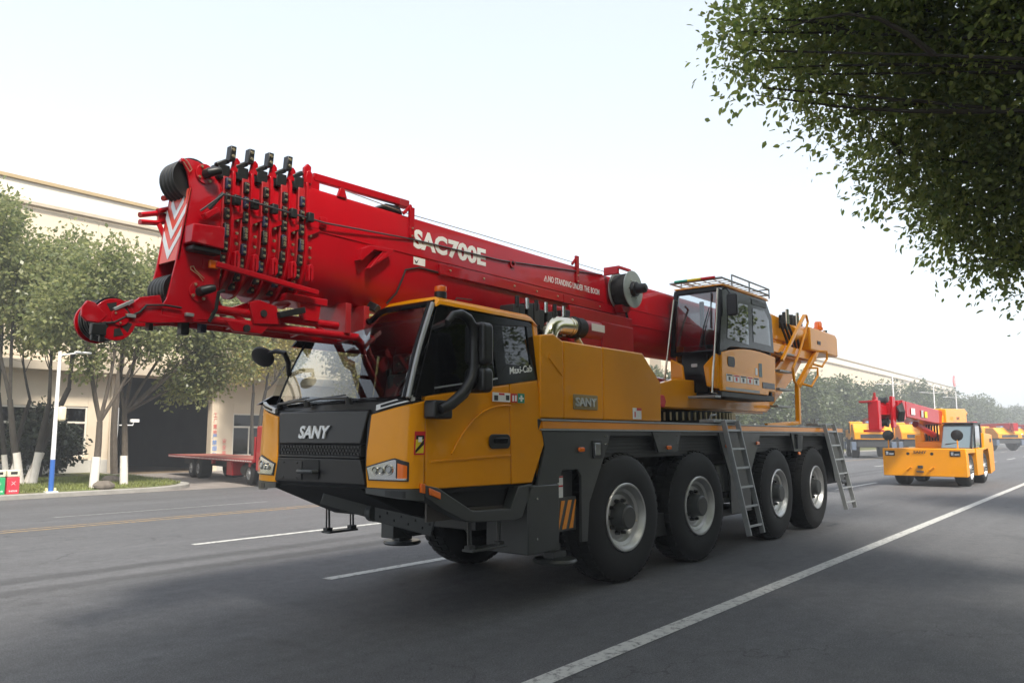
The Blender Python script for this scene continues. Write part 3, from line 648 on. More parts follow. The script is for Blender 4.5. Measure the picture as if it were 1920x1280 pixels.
# ---- wheels
def wheel(x, side, steer=0.):
    y = Y0 if side < 0 else YF
    root_o = (x, y, .665); w = .40
    e = MB(); R0 = .668
    prof = [(.345, .05), (.36, .012), (.42, .0), (.53, .004), (.60, .022), (.640, .05), (.655, .085), (R0-.008, .12), (R0-.008, .28), (.655, .315), (.64, .35), (.60, .378), (.53, .396), (.42, .4), (.36, .388), (.345, .35)]
    e.lathe(prof, (0, 0, 0), 1, 56, 0, -side)
    hub = MB()
    hub.lathe([(0, -.035), (.105, -.035), (.122, -.022), (.125, .04), (.15, .09), (.15, .2), (.0, .2)], (0, 0, 0), 1, 28, 0, -side)
    o = hub.build('wheel', GREY, crane, .0); o.location = (x-CO[0], y-CO[1], .665); o.rotation_euler = (0, 0, steer)
    ty = e.build('tyre', RUB, o, 0, 40)
    tr = MB()
    for k in range(46):
        for j, (a, b) in enumerate(((.045, .135), (.155, .245), (.265, .355))):
            ang = 2*math.pi*(k+(j % 2)*.5)/46; ca, sa = math.cos(ang), math.sin(ang); wd = .028
            pts = []
            for yy in (a, b):
                rr0 = .63; rr1 = R0 if .06 < yy < .34 else .652
                for r_, t_ in ((rr0, -wd), (rr1, -wd), (rr1, wd), (rr0, wd)):
                    pts.append((ca*r_-sa*t_, -side*yy, sa*r_+ca*t_))
            tr.loft([pts[:4], pts[4:]])
    tb = tr.build('tread', RUB, o, 0, 30); tag(tb, kind='stuff')
    r_ = MB()
    r_.lathe([(.348, .03), (.352, .006), (.342, -.004), (.325, .0), (.315, .02), (.300, .03), (.288, .06), (.255, .075), (.245, .10), (.228, .115), (.205, .108), (.13, .108), (.13, .13)], (0, 0, 0), 1, 56, 0, -side)
    r_.build('rim', ALU, o, 0, 40)
    for k in range(10):
        a = 2*math.pi*k/10; n_ = MB(); cx, cz = .170*math.cos(a), .170*math.sin(a)
        n_.cyl((cx, -side*.108, cz), (cx, -side*.062, cz), .022, .017, 8); n_.build('wheel_nut', DGREY, o, 0)
    v = MB(); v.cyl((.225, side*-.10, -.05), (.262, side*-.055, -.06), .008, .006, 6); v.build('valve', BRASS, o, 0)
    return o
for x, st in ((7.28, -5), (9.03, -4.5), (11.72, 0), (13.44, 0)):
    wheel(x, -1, R(st))
for x, st in ((7.28, -5), (9.03, -4.5), (11.72, 0), (13.44, 0)): wheel(x, 1, R(st))
for x in (7.28, 9.03, 11.72, 13.44):
    c = MB(); c.cyl((x, 4.6, .665), (x, 6.25, .665), .11, .11, 12); c.box(x-.2, x+.2, 5.2, 5.65, .48, .86); part(c, 'axle', DARK, bevel=.01)
c = MB(); c.box(7.86, 8.46, 4.40, 4.6, .36, .62); part(c, 'step_box', DARK, bevel=.01)
# ---- access ladders hooked on the deck edge
def ladder(x0, x1, z1, z0, name='access_ladder'):
    e = MB(); top, bot = Y0-.05, Y0-.345
    for x in (x0, x1): e.bar((x, top, z1), (x, bot, z0), .028, .065, 0, (0, 1, 0))
    o = part(e, name, LADM, bevel=.003)
    n_ = 6
    for k in range(n_):
        t = (k+.55)/n_; y = top+(bot-top)*t; z = z1+(z0-z1)*t
        q = MB(); q.bar((x0+.014, y, z), (x1-.014, y, z), .05, .028, 0, (0, .2, 1)); part(q, 'rung', LADM, o, .002)
    q = MB(); q.box(x0-.22, x1+.05, Y0-.02, Y0+.18, z1-.03, z1+.012); q.tube([(x0-.2, Y0+.05, z1), (x0-.2, Y0+.03, z1+.06), (x0-.1, Y0, z1+.07)], .014, 6); part(q, 'ladder_hinge', LADM, o, .004)
ladder(9.66, 10.10, 1.70, .27); ladder(13.78, 14.30, 1.70, .30)
# ---- engine housing behind the driver cab
prof = [(5.785, 1.66), (5.785, 2.42), (5.99, 2.452), (6.13, 2.40), (7.68, 2.407), (8.09, 2.105), (8.09, 1.66)]
def cut(poly, x0, x1):
    def zt(x):
        pts = [(5.785, 2.42), (5.99, 2.452), (6.13, 2.40), (7.68, 2.407), (8.09, 2.105)]
        for (a, za), (b, zb) in zip(pts, pts[1:]):
            if a <= x <= b: return za+(zb-za)*(x-a)/(b-a)
        return pts[-1][1]
    xs = [x0]+[x for x, z in poly if x0 < x < x1 and z > 1.7]+[x1]
    return [(x0, 1.662)]+[(x, zt(x)) for x in sorted(set(xs))]+[(x1, 1.662)]
hh = MB(); hh.box(5.80, 8.05, Y0+.05, 5.0, 1.66, 2.08); hood = part(hh, 'engine_housing', YEL, bevel=.02)
for a, b in ((5.785, 6.148), (6.154, 6.85), (6.856, 8.09)):
    q = MB(); q.prism(cut(prof, a, b), 1, Y0+.004, Y0+.045+.5); part(q, 'housing_panel', YEL, hood, .018, seg=3)
q = MB(); q.prism([(5.9, 2.22), (6.12, 2.06), (6.13, 2.10), (5.92, 2.26)], 1, Y0-.004, Y0+.003); part(q, 'panel_crease', YEL, hood, .001)
q = MB(); q.prism(rrect(6.30, 6.735, 1.755, 1.90, .015), 1, Y0-.004, Y0+.003); pm = part(q, 'name_plate', mat('plate_bronze', (.30, .22, .09), .4, .4), hood, .003)
lettering('emblem_letters', 'SANY', SILV, (6.33, Y0-.0045, 1.785), (1, 0, 0), (0, 0, 1), .37, pm, CO, .012, .03, .0, .085)
q = MB(); q.box(7.44, 7.62, Y0-.001, Y0+.0035, 1.68, 1.80); st = part(q, 'warning_label', WHITE, hood, 0)
q = MB(); q.box(7.52, 7.62, Y0-.004, Y0-.0015, 1.772, 1.80); q.box(7.47, 7.49, Y0-.004, Y0-.0015, 1.70, 1.76); part(q, 'label_print', WRED, st, 0)
# intake elbow
q = MB(); pth = [(6.52, 4.72, 2.30), (6.54, 4.72, 2.46)]+[(6.74-.20*math.cos(R(a)), 4.72, 2.46+.19*math.sin(R(a))) for a in (15, 30, 45, 60, 75, 90)]+[(6.95, 4.72, 2.66)]
q.tube(pth, .10, 20); q.tube([(6.90, 4.72, 2.657), (6.915, 4.72, 2.658)], .108, 20); q.tube([(6.95, 4.72, 2.66), (6.965, 4.72, 2.66)], .108, 20); el = part(q, 'intake_elbow', CHROME, crane, 0, 50)
q = MB(); q.tube([(6.96, 4.72, 2.66), (7.16, 4.72, 2.665)], .113, 20); q.tube([(7.0, 4.72, 2.66), (7.02, 4.72, 2.66)], .122, 20); part(q, 'rubber_sleeve', RUB, el, .006)
q = MB(); q.tube([(7.14, 4.72, 2.665), (7.50, 4.72, 2.67)], .10, 20); part(q, 'intake_pipe', REDF, el, 0)
q = MB(); q.box(7.22, 7.48, 4.607, 4.612, 2.64, 2.72); part(q, 'pipe_label', WHITE, el, 0)
q = MB(); q.cyl((7.0, 4.66, 2.53), (7.1, 4.64, 2.42), .035, .03, 10); part(q, 'drain_valve', BRASS, el, 0)
# machinery on the deck behind the cab
q = MB(); q.box(6.0, 7.1, 4.95, 5.6, 1.66, 2.5); q.box(6.1, 6.75, 4.78, 5.0, 2.35, 2.62); q.box(5.95, 6.4, 4.72, 4.95, 2.5, 2.66); mc = part(q, 'engine_block', BLK, bevel=.02)
for k in range(9):
    q = MB(); x = 5.98+.11*k+rng.uniform(-.02, .02); z = 2.75+rng.uniform(0, .09); q.box(x, x+.09, 4.72, 4.9, z-.22, z); part(q, 'valve_block', BLK if k % 3 else DGREY, mc, .008)
for k in range(6):
    q = MB(); x = 6.05+.16*k; q.cyl((x, 4.73, 2.76), (x, 4.73, 2.87), .025, .022, 8); part(q, 'fitting', STEEL if k % 2 else BLK, mc, 0)
# ---- slewing ring, turntable
SLX = 10.5
q = MB(); q.lathe([(0, 1.66), (.98, 1.66), (.98, 1.70), (.92, 1.70), (.92, 1.84), (0, 1.84)], (SLX, 5.42, 0), 2, 64); ring = part(q, 'slewing_ring', DARK, bevel=0)
for k in range(72):
    a = 2*math.pi*k/72; x, y = SLX+.935*math.cos(a), 5.42+.935*math.sin(a)
    if math.sin(a) > .35: continue
    q = MB(); q.bar((x, y, 1.71), (x, y, 1.82), .022, .05, 0, (math.cos(a), math.sin(a), 0)); part(q, 'ring_tooth', BRASS, ring, 0)
q = MB(); q.prism([(8.55, 1.86), (8.55, 2.08), (9.4, 2.24), (12.4, 2.3), (13.6, 2.9), (14.6, 3.1), (14.6, 2.96), (13.9, 2.5), (12.6, 1.88)], 1, 4.72, 4.80)
q.prism([(8.55, 1.86), (8.55, 2.08), (9.4, 2.24), (12.4, 2.3), (13.6, 2.9), (14.6, 3.1), (14.6, 2.96), (13.9, 2.5), (12.6, 1.88)], 1, 6.04, 6.12); q.box(8.6, 12.5, 4.75, 6.1, 1.85, 1.93); q.box(8.5, 8.56, 4.7, 6.1, 1.86, 2.12)
turn = part(q, 'turntable_frame', YEL, bevel=.01)
q = MB(); q.cyl((8.92, 4.66, 1.93), (8.92, 4.72, 1.93), .09, .09, 6); part(q, 'lifting_point', WRED, turn, .01)
q = MB(); q.box(12.2, 13.9, 4.85, 5.06, 2.3, 3.25); q.box(12.2, 13.9, 5.78, 6.0, 2.3, 3.25); part(q, 'boom_bracket', YEL, turn, .02)
q = MB(); q.cyl((13.0, 4.72, 3.34), (13.0, 5.1, 3.34), .2, .2, 20); q.cyl((13.55, 4.66, 3.25), (14.2, 4.66, 3.3), .16, .16, 18); q.box(12.3, 13.4, 4.7, 4.9, 2.9, 3.3); q.prism([(12.2, 3.1), (12.8, 3.52), (13.3, 3.5), (13.7, 3.1)], 1, 4.68, 4.84); part(q, 'winch', YEL, turn, .015)
for k in range(7):
    q = MB(); x = 13.1+.17*k; q.cyl((x, 4.62, 3.3), (x, 4.62, 3.52+.07*(k % 3)), .035, .03, 8); part(q, 'hydraulic_fitting', (BLK, DGREY, STEEL)[k % 3], turn, 0)
for k in range(4):
    q = MB(); q.tube([(13.0+.2*k, 4.6, 3.4), (13.1+.2*k, 4.55, 3.15), (13.35+.18*k, 4.58, 2.98)], .022, 6); part(q, 'hose', RUB, turn, 0)
q = MB(); q.cyl((14.25, 4.85, 3.3), (14.25, 4.85, 3.68), .06, .06, 10); part(q, 'exhaust_stack', DGREY, turn, 0)
q = MB(); q.box(12.2, 14.6, 4.62, 5.0, 2.82, 2.90); q.box(12.2, 14.7, 4.55, 4.60, 2.85, 3.0); part(q, 'walkway', YEL, turn, .006)
q = MB(); q.prism([(14.1, 3.0), (14.1, 3.42), (15.6, 3.42), (15.72, 3.36), (15.72, 3.0)], 1, 4.46, 6.38); cw = part(q, 'counterweight', YEL, bevel=.03, seg=3)
q = MB(); q.box(15.735-.012, 15.735, 4.60, 4.75, 3.16, 3.36); part(q, 'warning_label', WHITE, cw, 0)
q = MB(); q.box(14.48, 14.66, 4.452, 4.4595, 3.14, 3.2); part(q, 'type_plate', DGREY, cw, 0)
q = MB(); q.lathe([(0, 0), (.085, 0), (.085, .05), (.07, .055), (.07, .13), (.055, .16), (0, .17)], (15.1, 4.62, 3.47), 2, 20); bcn = part(q, 'beacon', ORG, cw, 0, 50)
q = MB(); q.cyl((15.1, 4.62, 3.41), (15.1, 4.62, 3.475), .05, .05, 12); part(q, 'beacon_base', BLK, bcn, 0)
q = MB(); q.cyl((15.45, 4.6, 3.42), (15.45, 4.6, 3.50), .025, .04, 10); q.tube([(15.45, 4.6, 3.48), (15.6, 4.6, 3.46), (15.62, 4.6, 3.42)], .012, 6); part(q, 'wind_sensor', STEEL, cw, 0)
# yellow cab-side access ladder with hoops
q = MB()
for y in (4.50,):
    q.bar((12.75, y, 2.72), (13.95, y, 3.6), .05, .05); q.bar((14.62, y, 3.06), (13.45, y, 2.32), .07, .09); q.bar((13.45, y, 2.36), (13.42, y, 1.70), .07, .09)
q.bar((13.45, 4.5, 1.72), (11.95, 4.5, 1.66), .05, .06)
q.tube([(13.95, 4.5, 3.6), (14.06, 4.5, 3.62), (14.14, 4.5, 3.5), (13.6, 4.5, 2.9), (13.25, 4.5, 2.62), (13.3, 4.5, 2.42), (13.45, 4.5, 2.34)], .024, 8)
rl = part(q, 'rear_access_ladder', YEL, bevel=.008)
for a, b in (((14.62, 3.0), (14.25, 2.76)), ((14.05, 2.66), (13.62, 2.38))):
    q = MB(); q.tube([(a[0]-.06, 4.47, a[1]+.02), (a[0]+.06, 4.36, a[1]+.02), (a[0]+.05, 4.36, a[1]-.12), (b[0]+.12, 4.36, b[1]-.04), (b[0], 4.47, b[1])], .02, 8); part(q, 'grab_handle', YEL, rl, 0)
for x, z in ((13.1, 2.86), (13.0, 2.56), (12.95, 2.26), (12.85, 1.98)):
    q = MB(); q.box(x-.3, x+.32, 4.52, 4.66, z-.02, z+.012); part(q, 'tread_step', LADM, rl, .003)

# ================================================================ DRIVER CAB
CN, CF = 4.245, 6.31
def ysd(z): return CN+.004+max(0., z-1.8)*.145
def slab(poly, name, m, parent, t=.03, off=0., bevel=.004, near=True):
    # plate lying in the inward-leaning cab side
    mb = MB(); n = len(poly)
    if near: A = [(x, ysd(z)+off, z) for x, z in poly]; B = [(x, ysd(z)+off+t, z) for x, z in poly]
    else: A = [(x, CF-(ysd(z)-CN)-off, z) for x, z in poly]; B = [(x, CF-(ysd(z)-CN)-off-t, z) for x, z in poly]
    mb.add(A+B, [list(range(n)), list(range(n, 2*n))[::-1]]+[(i, (i+1) % n, n+(i+1) % n, n+i) for i in range(n)])
    return part(mb, name, m, parent, bevel)
cab = part(MB().box(4.42, 5.80, CN+.05, CF-.05, 1.06, 1.12), 'driver_cab', DARK, crane, 0)
# lower body: door, rear panel
door = slab([(4.316, 1.118), (4.43, 1.10), (5.352, 1.092), (5.352, 1.945), (4.305, 1.80)], 'door', YEL, cab, .05, 0, .010)
slab([(5.362, 1.092), (5.652, 1.09), (5.832, 1.42), (5.775, 2.004), (5.362, 1.947)], 'cab_rear_panel', YEL, cab, .05, 0, .010)
mb = MB(); mb.prism([(4.36, 1.315), (5.34, 1.345), (5.34, 1.33), (4.36, 1.298)], 1, CN-.003, CN+.004); part(mb, 'door_crease', YEL, door, .002)
mb = MB(); pts = [(4.60+.74*k/12, 1.36+.40*(1-(1-k/12)**2.6)) for k in range(13)]
mb.tube([(x, CN+.0035, z) for x, z in pts], .007, 8); part(mb, 'door_crease', YEL, door, 0)
mb = MB(); mb.prism(rrect(5.05, 5.33, 1.395, 1.515, .045, 5), 1, CN-.007, CN+.003); dh = part(mb, 'door_handle', BLK, door, .004)
mb = MB(); mb.prism(rrect(5.10, 5.29, 1.44, 1.485, .018, 4), 1, CN-.018, CN-.0075); part(mb, 'grip', BLKG, dh, .006)
# stickers
def sticker(px0, px1, py0, py1, m, name='sticker', y=CN, d=.0035, parent=None):
    a = S(px0, py1, y); b = S(px1, py0, y); q = MB(); q.box(a[0], b[0], y-d, y-d+.003, a[2], b[2]); return part(q, name, m, parent or cab, 0)
s1 = sticker(923, 956, 737, 752, WHITE); sticker(935, 945, 737, 740, WRED, 'sticker_print', CN, .006, s1); sticker(926, 933, 741, 750, DGREY, 'sticker_print', CN, .006, s1); sticker(948, 954, 741, 750, DGREY, 'sticker_print', CN, .006, s1)
s1 = sticker(958, 969.5, 738, 754, WRED); sticker(960, 963, 741, 752, WHITE, 'sticker_print', CN, .006, s1); sticker(965, 968, 741, 752, WHITE, 'sticker_print', CN, .006, s1)
s1 = sticker(970.5, 983, 738, 755, WGRN); sticker(972.5, 981, 745.2, 748, WHITE, 'sticker_print', CN, .006, s1); sticker(975.3, 978.2, 741, 752.5, WHITE, 'sticker_print', CN, .0068, s1)
# greenhouse, near side: black pillars and rails round two windows
slab([(4.195, 1.79), (4.305, 1.802), (4.40, 1.818), (4.535, 2.395), (4.66, 2.44), (4.66, 2.548), (4.535, 2.548)], 'a_pillar', BLKG, cab)
slab([(4.66, 2.41), (5.78, 2.50), (5.80, 2.548), (4.66, 2.548)], 'window_rail', BLKG, cab)
slab([(4.40, 1.818), (5.78, 2.008), (5.78, 2.10), (5.70, 2.125), (5.34, 2.125), (5.19, 1.985), (4.41, 1.868)], 'window_rail', BLKG, cab)
slab([(5.19, 1.985), (5.34, 2.125), (5.34, 2.464), (5.20, 2.453)], 'b_pillar', BLKG, cab)
slab([(5.70, 2.125), (5.78, 2.10), (5.79, 2.52), (5.70, 2.494)], 'c_pillar', BLKG, cab)
slab([(4.41, 1.868), (5.19, 1.985), (5.20, 2.453), (4.66, 2.41), (4.535, 2.395)], 'door_window', GLASSD, cab, .008, .012, 0)
slab([(5.34, 2.125), (5.70, 2.125), (5.70, 2.494), (5.34, 2.464)], 'quarter_window', GLASSD, cab, .008, .012, 0)
slab([(5.782, 2.0), (5.842, 2.0), (5.868, 2.50), (5.83, 2.548), (5.80, 2.548)], 'rear_pillar', YEL, cab, .04, -.002, .008)
mb = MB()
for a, b in (((4.41, 1.868), (5.19, 1.985)),):
    mb.tube([(a[0], ysd(a[1])-.003, a[1]), (b[0], ysd(b[1])-.003, b[1])], .008, 6)
part(mb, 'window_seal', LADM, cab, 0)
lettering('cab_lettering', 'Maxi-Cab', WHITE, (5.375, ysd(2.05)-.001, 2.035), (1, 0, .13), (0, .14, 1), .33, cab, CO, .002, .015, .15, .062)
# far side and rear wall
xw = [SX(px, 700, CF-.06)[0] for px in (588, 666, 703, 726)]
slab([(4.34, 1.10), (5.83, 1.10), (5.79, 1.86), (4.34, 1.78)], 'far_side_panel', YEL, cab, .05, 0, .01, False)
zlo, zhi = 1.87, 2.33
slab([(4.20, 1.78), (4.34, 1.782), (5.79, 1.862), (5.79, zlo+.02), (4.36, zlo)], 'window_rail', BLKG, cab, .03, 0, .003, False)
slab([(4.50, zhi), (5.85, zhi), (5.85, 2.47), (4.60, 2.47)], 'window_rail', BLKG, cab, .03, 0, .003, False)
slab([(5.38, zlo+.015), (5.56, zlo+.015), (5.56, zhi), (5.38, zhi)], 'b_pillar', BLKG, cab, .03, 0, .003, False)
slab([(5.72, zlo+.015), (5.85, zlo+.015), (5.85, zhi), (5.72, zhi)], 'c_pillar', BLKG, cab, .03, 0, .003, False)
slab([(4.36, zlo), (5.38, zlo+.015), (5.38, zhi), (4.50, zhi)], 'far_window', GLASS, cab, .006, .012, 0, False)
slab([(5.56, zlo+.015), (5.72, zlo+.015), (5.72, zhi), (5.56, zhi)], 'quarter_window', GLASS, cab, .006, .012, 0, False)
part(MB().box(5.79, 5.83, CN+.06, CF-.06, 1.1, 1.98), 'rear_wall', YEL, cab, .005)
part(MB().box(5.80, 5.835, CN+.12, CF-.12, 1.98, 2.53), 'rear_wall', BLK, cab, .005)
# roof: higher over the driver, stepped down under the boom
def roof_ring(x_of, s=0.):
    pts = [(4.335, 2.548), (4.345, 2.585), (4.40, 2.618), (4.70, 2.628), (4.99, 2.625), (5.06, 2.60), (5.13, 2.556), (5.22, 2.545), (5.9, 2.535), (6.12, 2.515), (6.215, 2.475), (6.20, 2.455), (5.9, 2.478), (5.14, 2.492), (5.05, 2.545), (4.97, 2.568), (4.42, 2.562)]
    return [(x_of(y), y, z-s*(z-2.5)) for y, z in pts]
rf = MB(); rf.loft([roof_ring(lambda y: 4.50+.085*(y-4.36)+.02*math.cos((y-5.28)*1.5), .5), roof_ring(lambda y: 4.545+.085*(y-4.36)), roof_ring(lambda y: 5.77), roof_ring(lambda y: 5.86, .7)]); roof = part(rf, 'cab_roof', YEL, cab, .012, seg=3)
# windscreen
def wsb(t): return Vector((4.172+.185*t*t-.07*math.sin(math.pi*t), 4.285+1.935*t, 1.785-.03*t))
def wst(t):
    y = 4.375+1.80*t; z = 2.556 if y < 5.0 else (2.488 if y > 5.15 else 2.556-.068*(y-5.0)/.15)
    return Vector((4.515+.175*t-.05*math.sin(math.pi*t), y, z-.012*t))
nT, nS = 28, 8
outer = [[tuple(wsb(i/nT).lerp(wst(i/nT), j/nS)+Vector((-.025*math.sin(math.pi*j/nS), 0, 0))) for i in range(nT+1)] for j in range(nS+1)]
mb = MB(); mb.loft(outer, 0, False, False); ws = part(mb, 'windscreen', GLASSW, cab, 0, 60)
def edge_strip(f, name, m, r, n=10, sq=1.): mb = MB(); mb.tube([f(i/n) for i in range(n+1)], r, 8, 0, True, sq); return part(mb, name, m, ws, 0)
edge_strip(lambda s: tuple(wsb(0).lerp(wst(0), s)+Vector((-.02-.02*math.sin(math.pi*s), -.004, .0))), 'screen_pillar_trim', LADM, .019)
edge_strip(lambda s: tuple(wsb(.02).lerp(wst(.02), s)+Vector((-.008-.022*math.sin(math.pi*s), 0, 0))), 'screen_border', BLKG, .026)
edge_strip(lambda s: tuple(wsb(1).lerp(wst(1), s)+Vector((.0-.02*math.sin(math.pi*s), 0, 0))), 'screen_seal', BLKG, .012)
edge_strip(lambda s: tuple(wst(s)+Vector((.0, 0, .006))), 'screen_header', BLKG, .026, 28)
edge_strip(lambda s: tuple(wsb(s)+Vector((.0, 0, .0))), 'screen_footer', BLKG, .018, 28)
# black shade band at the top of the screen on the driver's side
# front: plan curves of the cheeks
PLN = [(4.100, 4.70), (4.108, 4.55), (4.122, 4.42), (4.150, 4.325), (4.205, 4.266), (4.305, 4.247)]
PLO = [(4.100, 4.70), (4.118, 4.56), (4.150, 4.43), (4.20, 4.33), (4.25, 4.276), (4.305, 4.247)]
PLF = [(x, 5.80+(4.70-y)*1.125) for x, y in PLO]
def plan(t, P):
    d = [0]
    for a, b in zip(P, P[1:]): d.append(d[-1]+math.hypot(b[0]-a[0], b[1]-a[1]))
    s = t*d[-1]
    for i in range(len(P)-1):
        if s <= d[i+1]+1e-9:
            k = (s-d[i])/(d[i+1]-d[i]); return (P[i][0]+(P[i+1][0]-P[i][0])*k, P[i][1]+(P[i+1][1]-P[i][1])*k)
def pnorm(t, P):
    a = plan(max(0, t-.04), P); b = plan(min(1, t+.04), P); dx, dy = b[0]-a[0], b[1]-a[1]; l = math.hypot(dx, dy)
    n = (-dy/l, dx/l); return n if n[0] < 0 or (abs(n[0]) < .3 and (n[1] < 0) == (P is PLN)) else (dy/l, -dx/l)
def patch(name, m, P, tz0, tz1, t0, t1, parent, off=0., th=.03, n=14, bevel=.004):
    # curved plate on a cheek: tz0/tz1 give lower/upper z at t ; t0/t1 give start/end t as function of s (0..1 height)
    rings = []
    for o_ in (off, off-th):
        for j in range(5 if o_ == off else 5):
            s = j/4 if o_ == off else 1-j/4
            row = []
            for i in range(n+1):
                t = t0(s)+(t1(s)-t0(s))*i/n; x, y = plan(min(max(t, 0), 1), P); nx, ny = pnorm(min(max(t, 0), 1), P)
                z = tz0(t)+(tz1(t)-tz0(t))*s; lean = .02*max(0, (z-1.33)/.4)
                row.append((x+nx*o_+lean, y+ny*o_, z))
            rings.append(row)
    rings.append(rings[0])
    mb = MB(); mb.loft(rings, 0, False, False)
    k = len(rings[0]); f0 = [j*k for j in range(10)]; f1 = [j*k+k-1 for j in range(10)]
    mb.f += [f0[::-1], f1]; mb.m += [0, 0]
    return part(mb, name, m, parent, bevel, 40)
cst = lambda v: (lambda *_: v)
front = part(MB().box(4.16, 4.45, 4.50, 6.05, 1.08, 1.72), 'front_bulkhead', DARK, cab, 0)
for P in (PLN, PLF):
    chev = lambda s: .02+.10*abs(s-.36)
    ck = patch('headlight_cheek', YEL, P, cst(1.112), lambda t: 1.655+.115*t, chev, cst(.99), cab, 0, .035, bevel=.010)
    patch('cheek_gap', BLK, P, cst(1.10), lambda t: 1.66+.12*t, cst(0), cst(1.), cab, -.012, .03)
    h0 = lambda t: 1.165+.0*t
    h1 = lambda t: 1.262+.075*min(1, t/.55)-(.03*max(0, t-.55)/.2)
    hl = patch('headlight', BLK, P, h0, h1, lambda s: .10-.05*s, cst(.76), ck, .006, .02, bevel=.003)
    patch('reflector', LENS, P, lambda t: h0(t)+.014, lambda t: h1(t)-.012, lambda s: .125-.05*s, cst(.585), hl, .011, .004, bevel=.001)
    patch('indicator', ORG, P, lambda t: h0(t)+.02, lambda t: h1(t)-.03, cst(.605), cst(.735), hl, .012, .005, bevel=.001)
    patch('lower_strip', LENS, P, lambda t: h0(t)+.010, lambda t: h0(t)+.022, cst(.13), cst(.735), hl, .0145, .004, bevel=.0)
    for t in (.24, .35, .48):
        x, y = plan(t, P); nx, ny = pnorm(t, P); z = 1.165+(.085 if t > .4 else .075); r_ = .042 if t > .4 else .033
        mb = MB(); a = Vector((x+nx*.008, y+ny*.008, z)); b = Vector((x+nx*.020, y+ny*.020, z)); mb.tube([a, b], [r_, r_*.9], 20, 0, False); part(mb, 'lamp_bezel', CHROME, hl, 0)
        mb = MB(); mb.tube([a, b+(b-a)*.15], [r_*.72, r_*.5], 16); part(mb, 'lamp_lens', mat('lamp_dark_lens', (.42, .44, .46), .06, .7), hl, 0)
    orn = patch('chrome_ornament', ALU, P, lambda t: 1.672+.118*t, lambda t: 1.715+.118*t, cst(.18), cst(.80), cab, .006, .03, bevel=.003)
    patch('ornament_inlay', BLKG, P, lambda t: 1.684+.118*t, lambda t: 1.703+.118*t, cst(.27), cst(.70), orn, .009, .006, bevel=.001)
    lt = patch('lower_trim', GREY, P, lambda t: 1.068-.05*t, cst(1.104), cst(.04), cst(1.), cab, .0, .05, bevel=.004)
    patch('fog_recess', BLK, P, lambda t: 1.065-.03*t, cst(1.095), cst(.40), cst(.72), lt, .003, .01, bevel=.001)
# sticker on the near cheek
sk = patch('hazard_sticker', WRED, PLN, cst(1.36), cst(1.535), cst(.815), cst(.985), cab, .0025, .002, 4, 0)
patch('sticker_print', WYEL, PLN, cst(1.372), cst(1.505), cst(.835), cst(.965), sk, .0040, .001, 4, 0)
patch('sticker_print', BLK, PLN, lambda t: 1.372+(t-.835)*.5, lambda t: 1.395+(t-.835)*.62, cst(.835), cst(.965), sk, .0052, .001, 4, 0)
patch('sticker_print', BLK, PLN, cst(1.475), cst(1.505), cst(.835), cst(.965), sk, .0052, .001, 4, 0)
patch('sticker_print', WHITE, PLN, cst(1.455), cst(1.492), cst(.87), cst(.93), sk, .0064, .001, 4, 0)
# black bonnet, grille and bumper
mb = MB(); mb.loft([[(4.088, 4.735, 1.435), (4.088, 5.775, 1.435), (4.15, 5.775, 1.435), (4.15, 4.735, 1.435)], [(4.112, 4.675, 1.70), (4.112, 5.825, 1.70), (4.18, 5.825, 1.71), (4.18, 4.675, 1.71)]]); bon = part(mb, 'bonnet', BLK, cab, .012, seg=3)
lettering('emblem_letters', 'SANY', SILV, (4.0905, 5.50, 1.478), (0, -1, 0), (.09, 0, 1), .40, bon, CO, .014, .035, .18, .105)
mb = MB(); mb.box(4.105, 4.15, 4.745, 5.77, 1.345, 1.43); gr = part(mb, 'grille', DARK, cab, 0)
for k in range(26):
    for j in range(3):
        y = 4.77+k*.0385+(j % 2)*.019; z = 1.36+j*.026
        q = MB(); q.prism([(y+.014*math.cos(R(60*i)), z+.011*math.sin(R(60*i))) for i in range(6)], 0, 4.096, 4.104); part(q, 'grille_cell', BLK, gr, 0)
mb = MB(); mb.box(4.083, 4.15, 4.74, 5.775, 1.326, 1.344); part(mb, 'grille_lip', BLK, cab, .004)
def bump(y): return 4.085
mb = MB(); mb.loft([[(4.12, 4.70, 1.10), (4.12, 5.80, 1.10), (4.22, 5.80, 1.08), (4.22, 4.70, 1.08)], [(4.088, 4.67, 1.13), (4.088, 5.82, 1.13), (4.2, 5.82, 1.13), (4.2, 4.67, 1.13)], [(4.082, 4.73, 1.32), (4.082, 5.775, 1.32), (4.2, 5.775, 1.32), (4.2, 4.73, 1.32)]]); bmp = part(mb, 'front_bumper', BLK, cab, .006)
q = MB(); q.box(4.076, 4.081, 5.44, 5.75, 1.145, 1.295); npl = part(q, 'number_plate_mount', BLK, bmp, .003)
for y in (5.50, 5.68):
    for z in (1.16, 1.28): q = MB(); q.bolt((4.076, y, z), 0, .008, .005); part(q, 'bolt', DARK, npl, 0)
q = MB(); q.prism(rrect(5.22, 5.42, 1.15, 1.31, .02), 0, 4.077, 4.081); part(q, 'tow_recess', DARK, bmp, 0)
q = MB(); q.tube([(4.075, 5.43, 1.215), (4.02, 5.41, 1.215), (4.01, 5.33, 1.215), (4.03, 5.24, 1.215), (4.075, 5.23, 1.215)], .018, 8, 0, True, 1.0); part(q, 'tow_hook', GREY, bmp, 0)
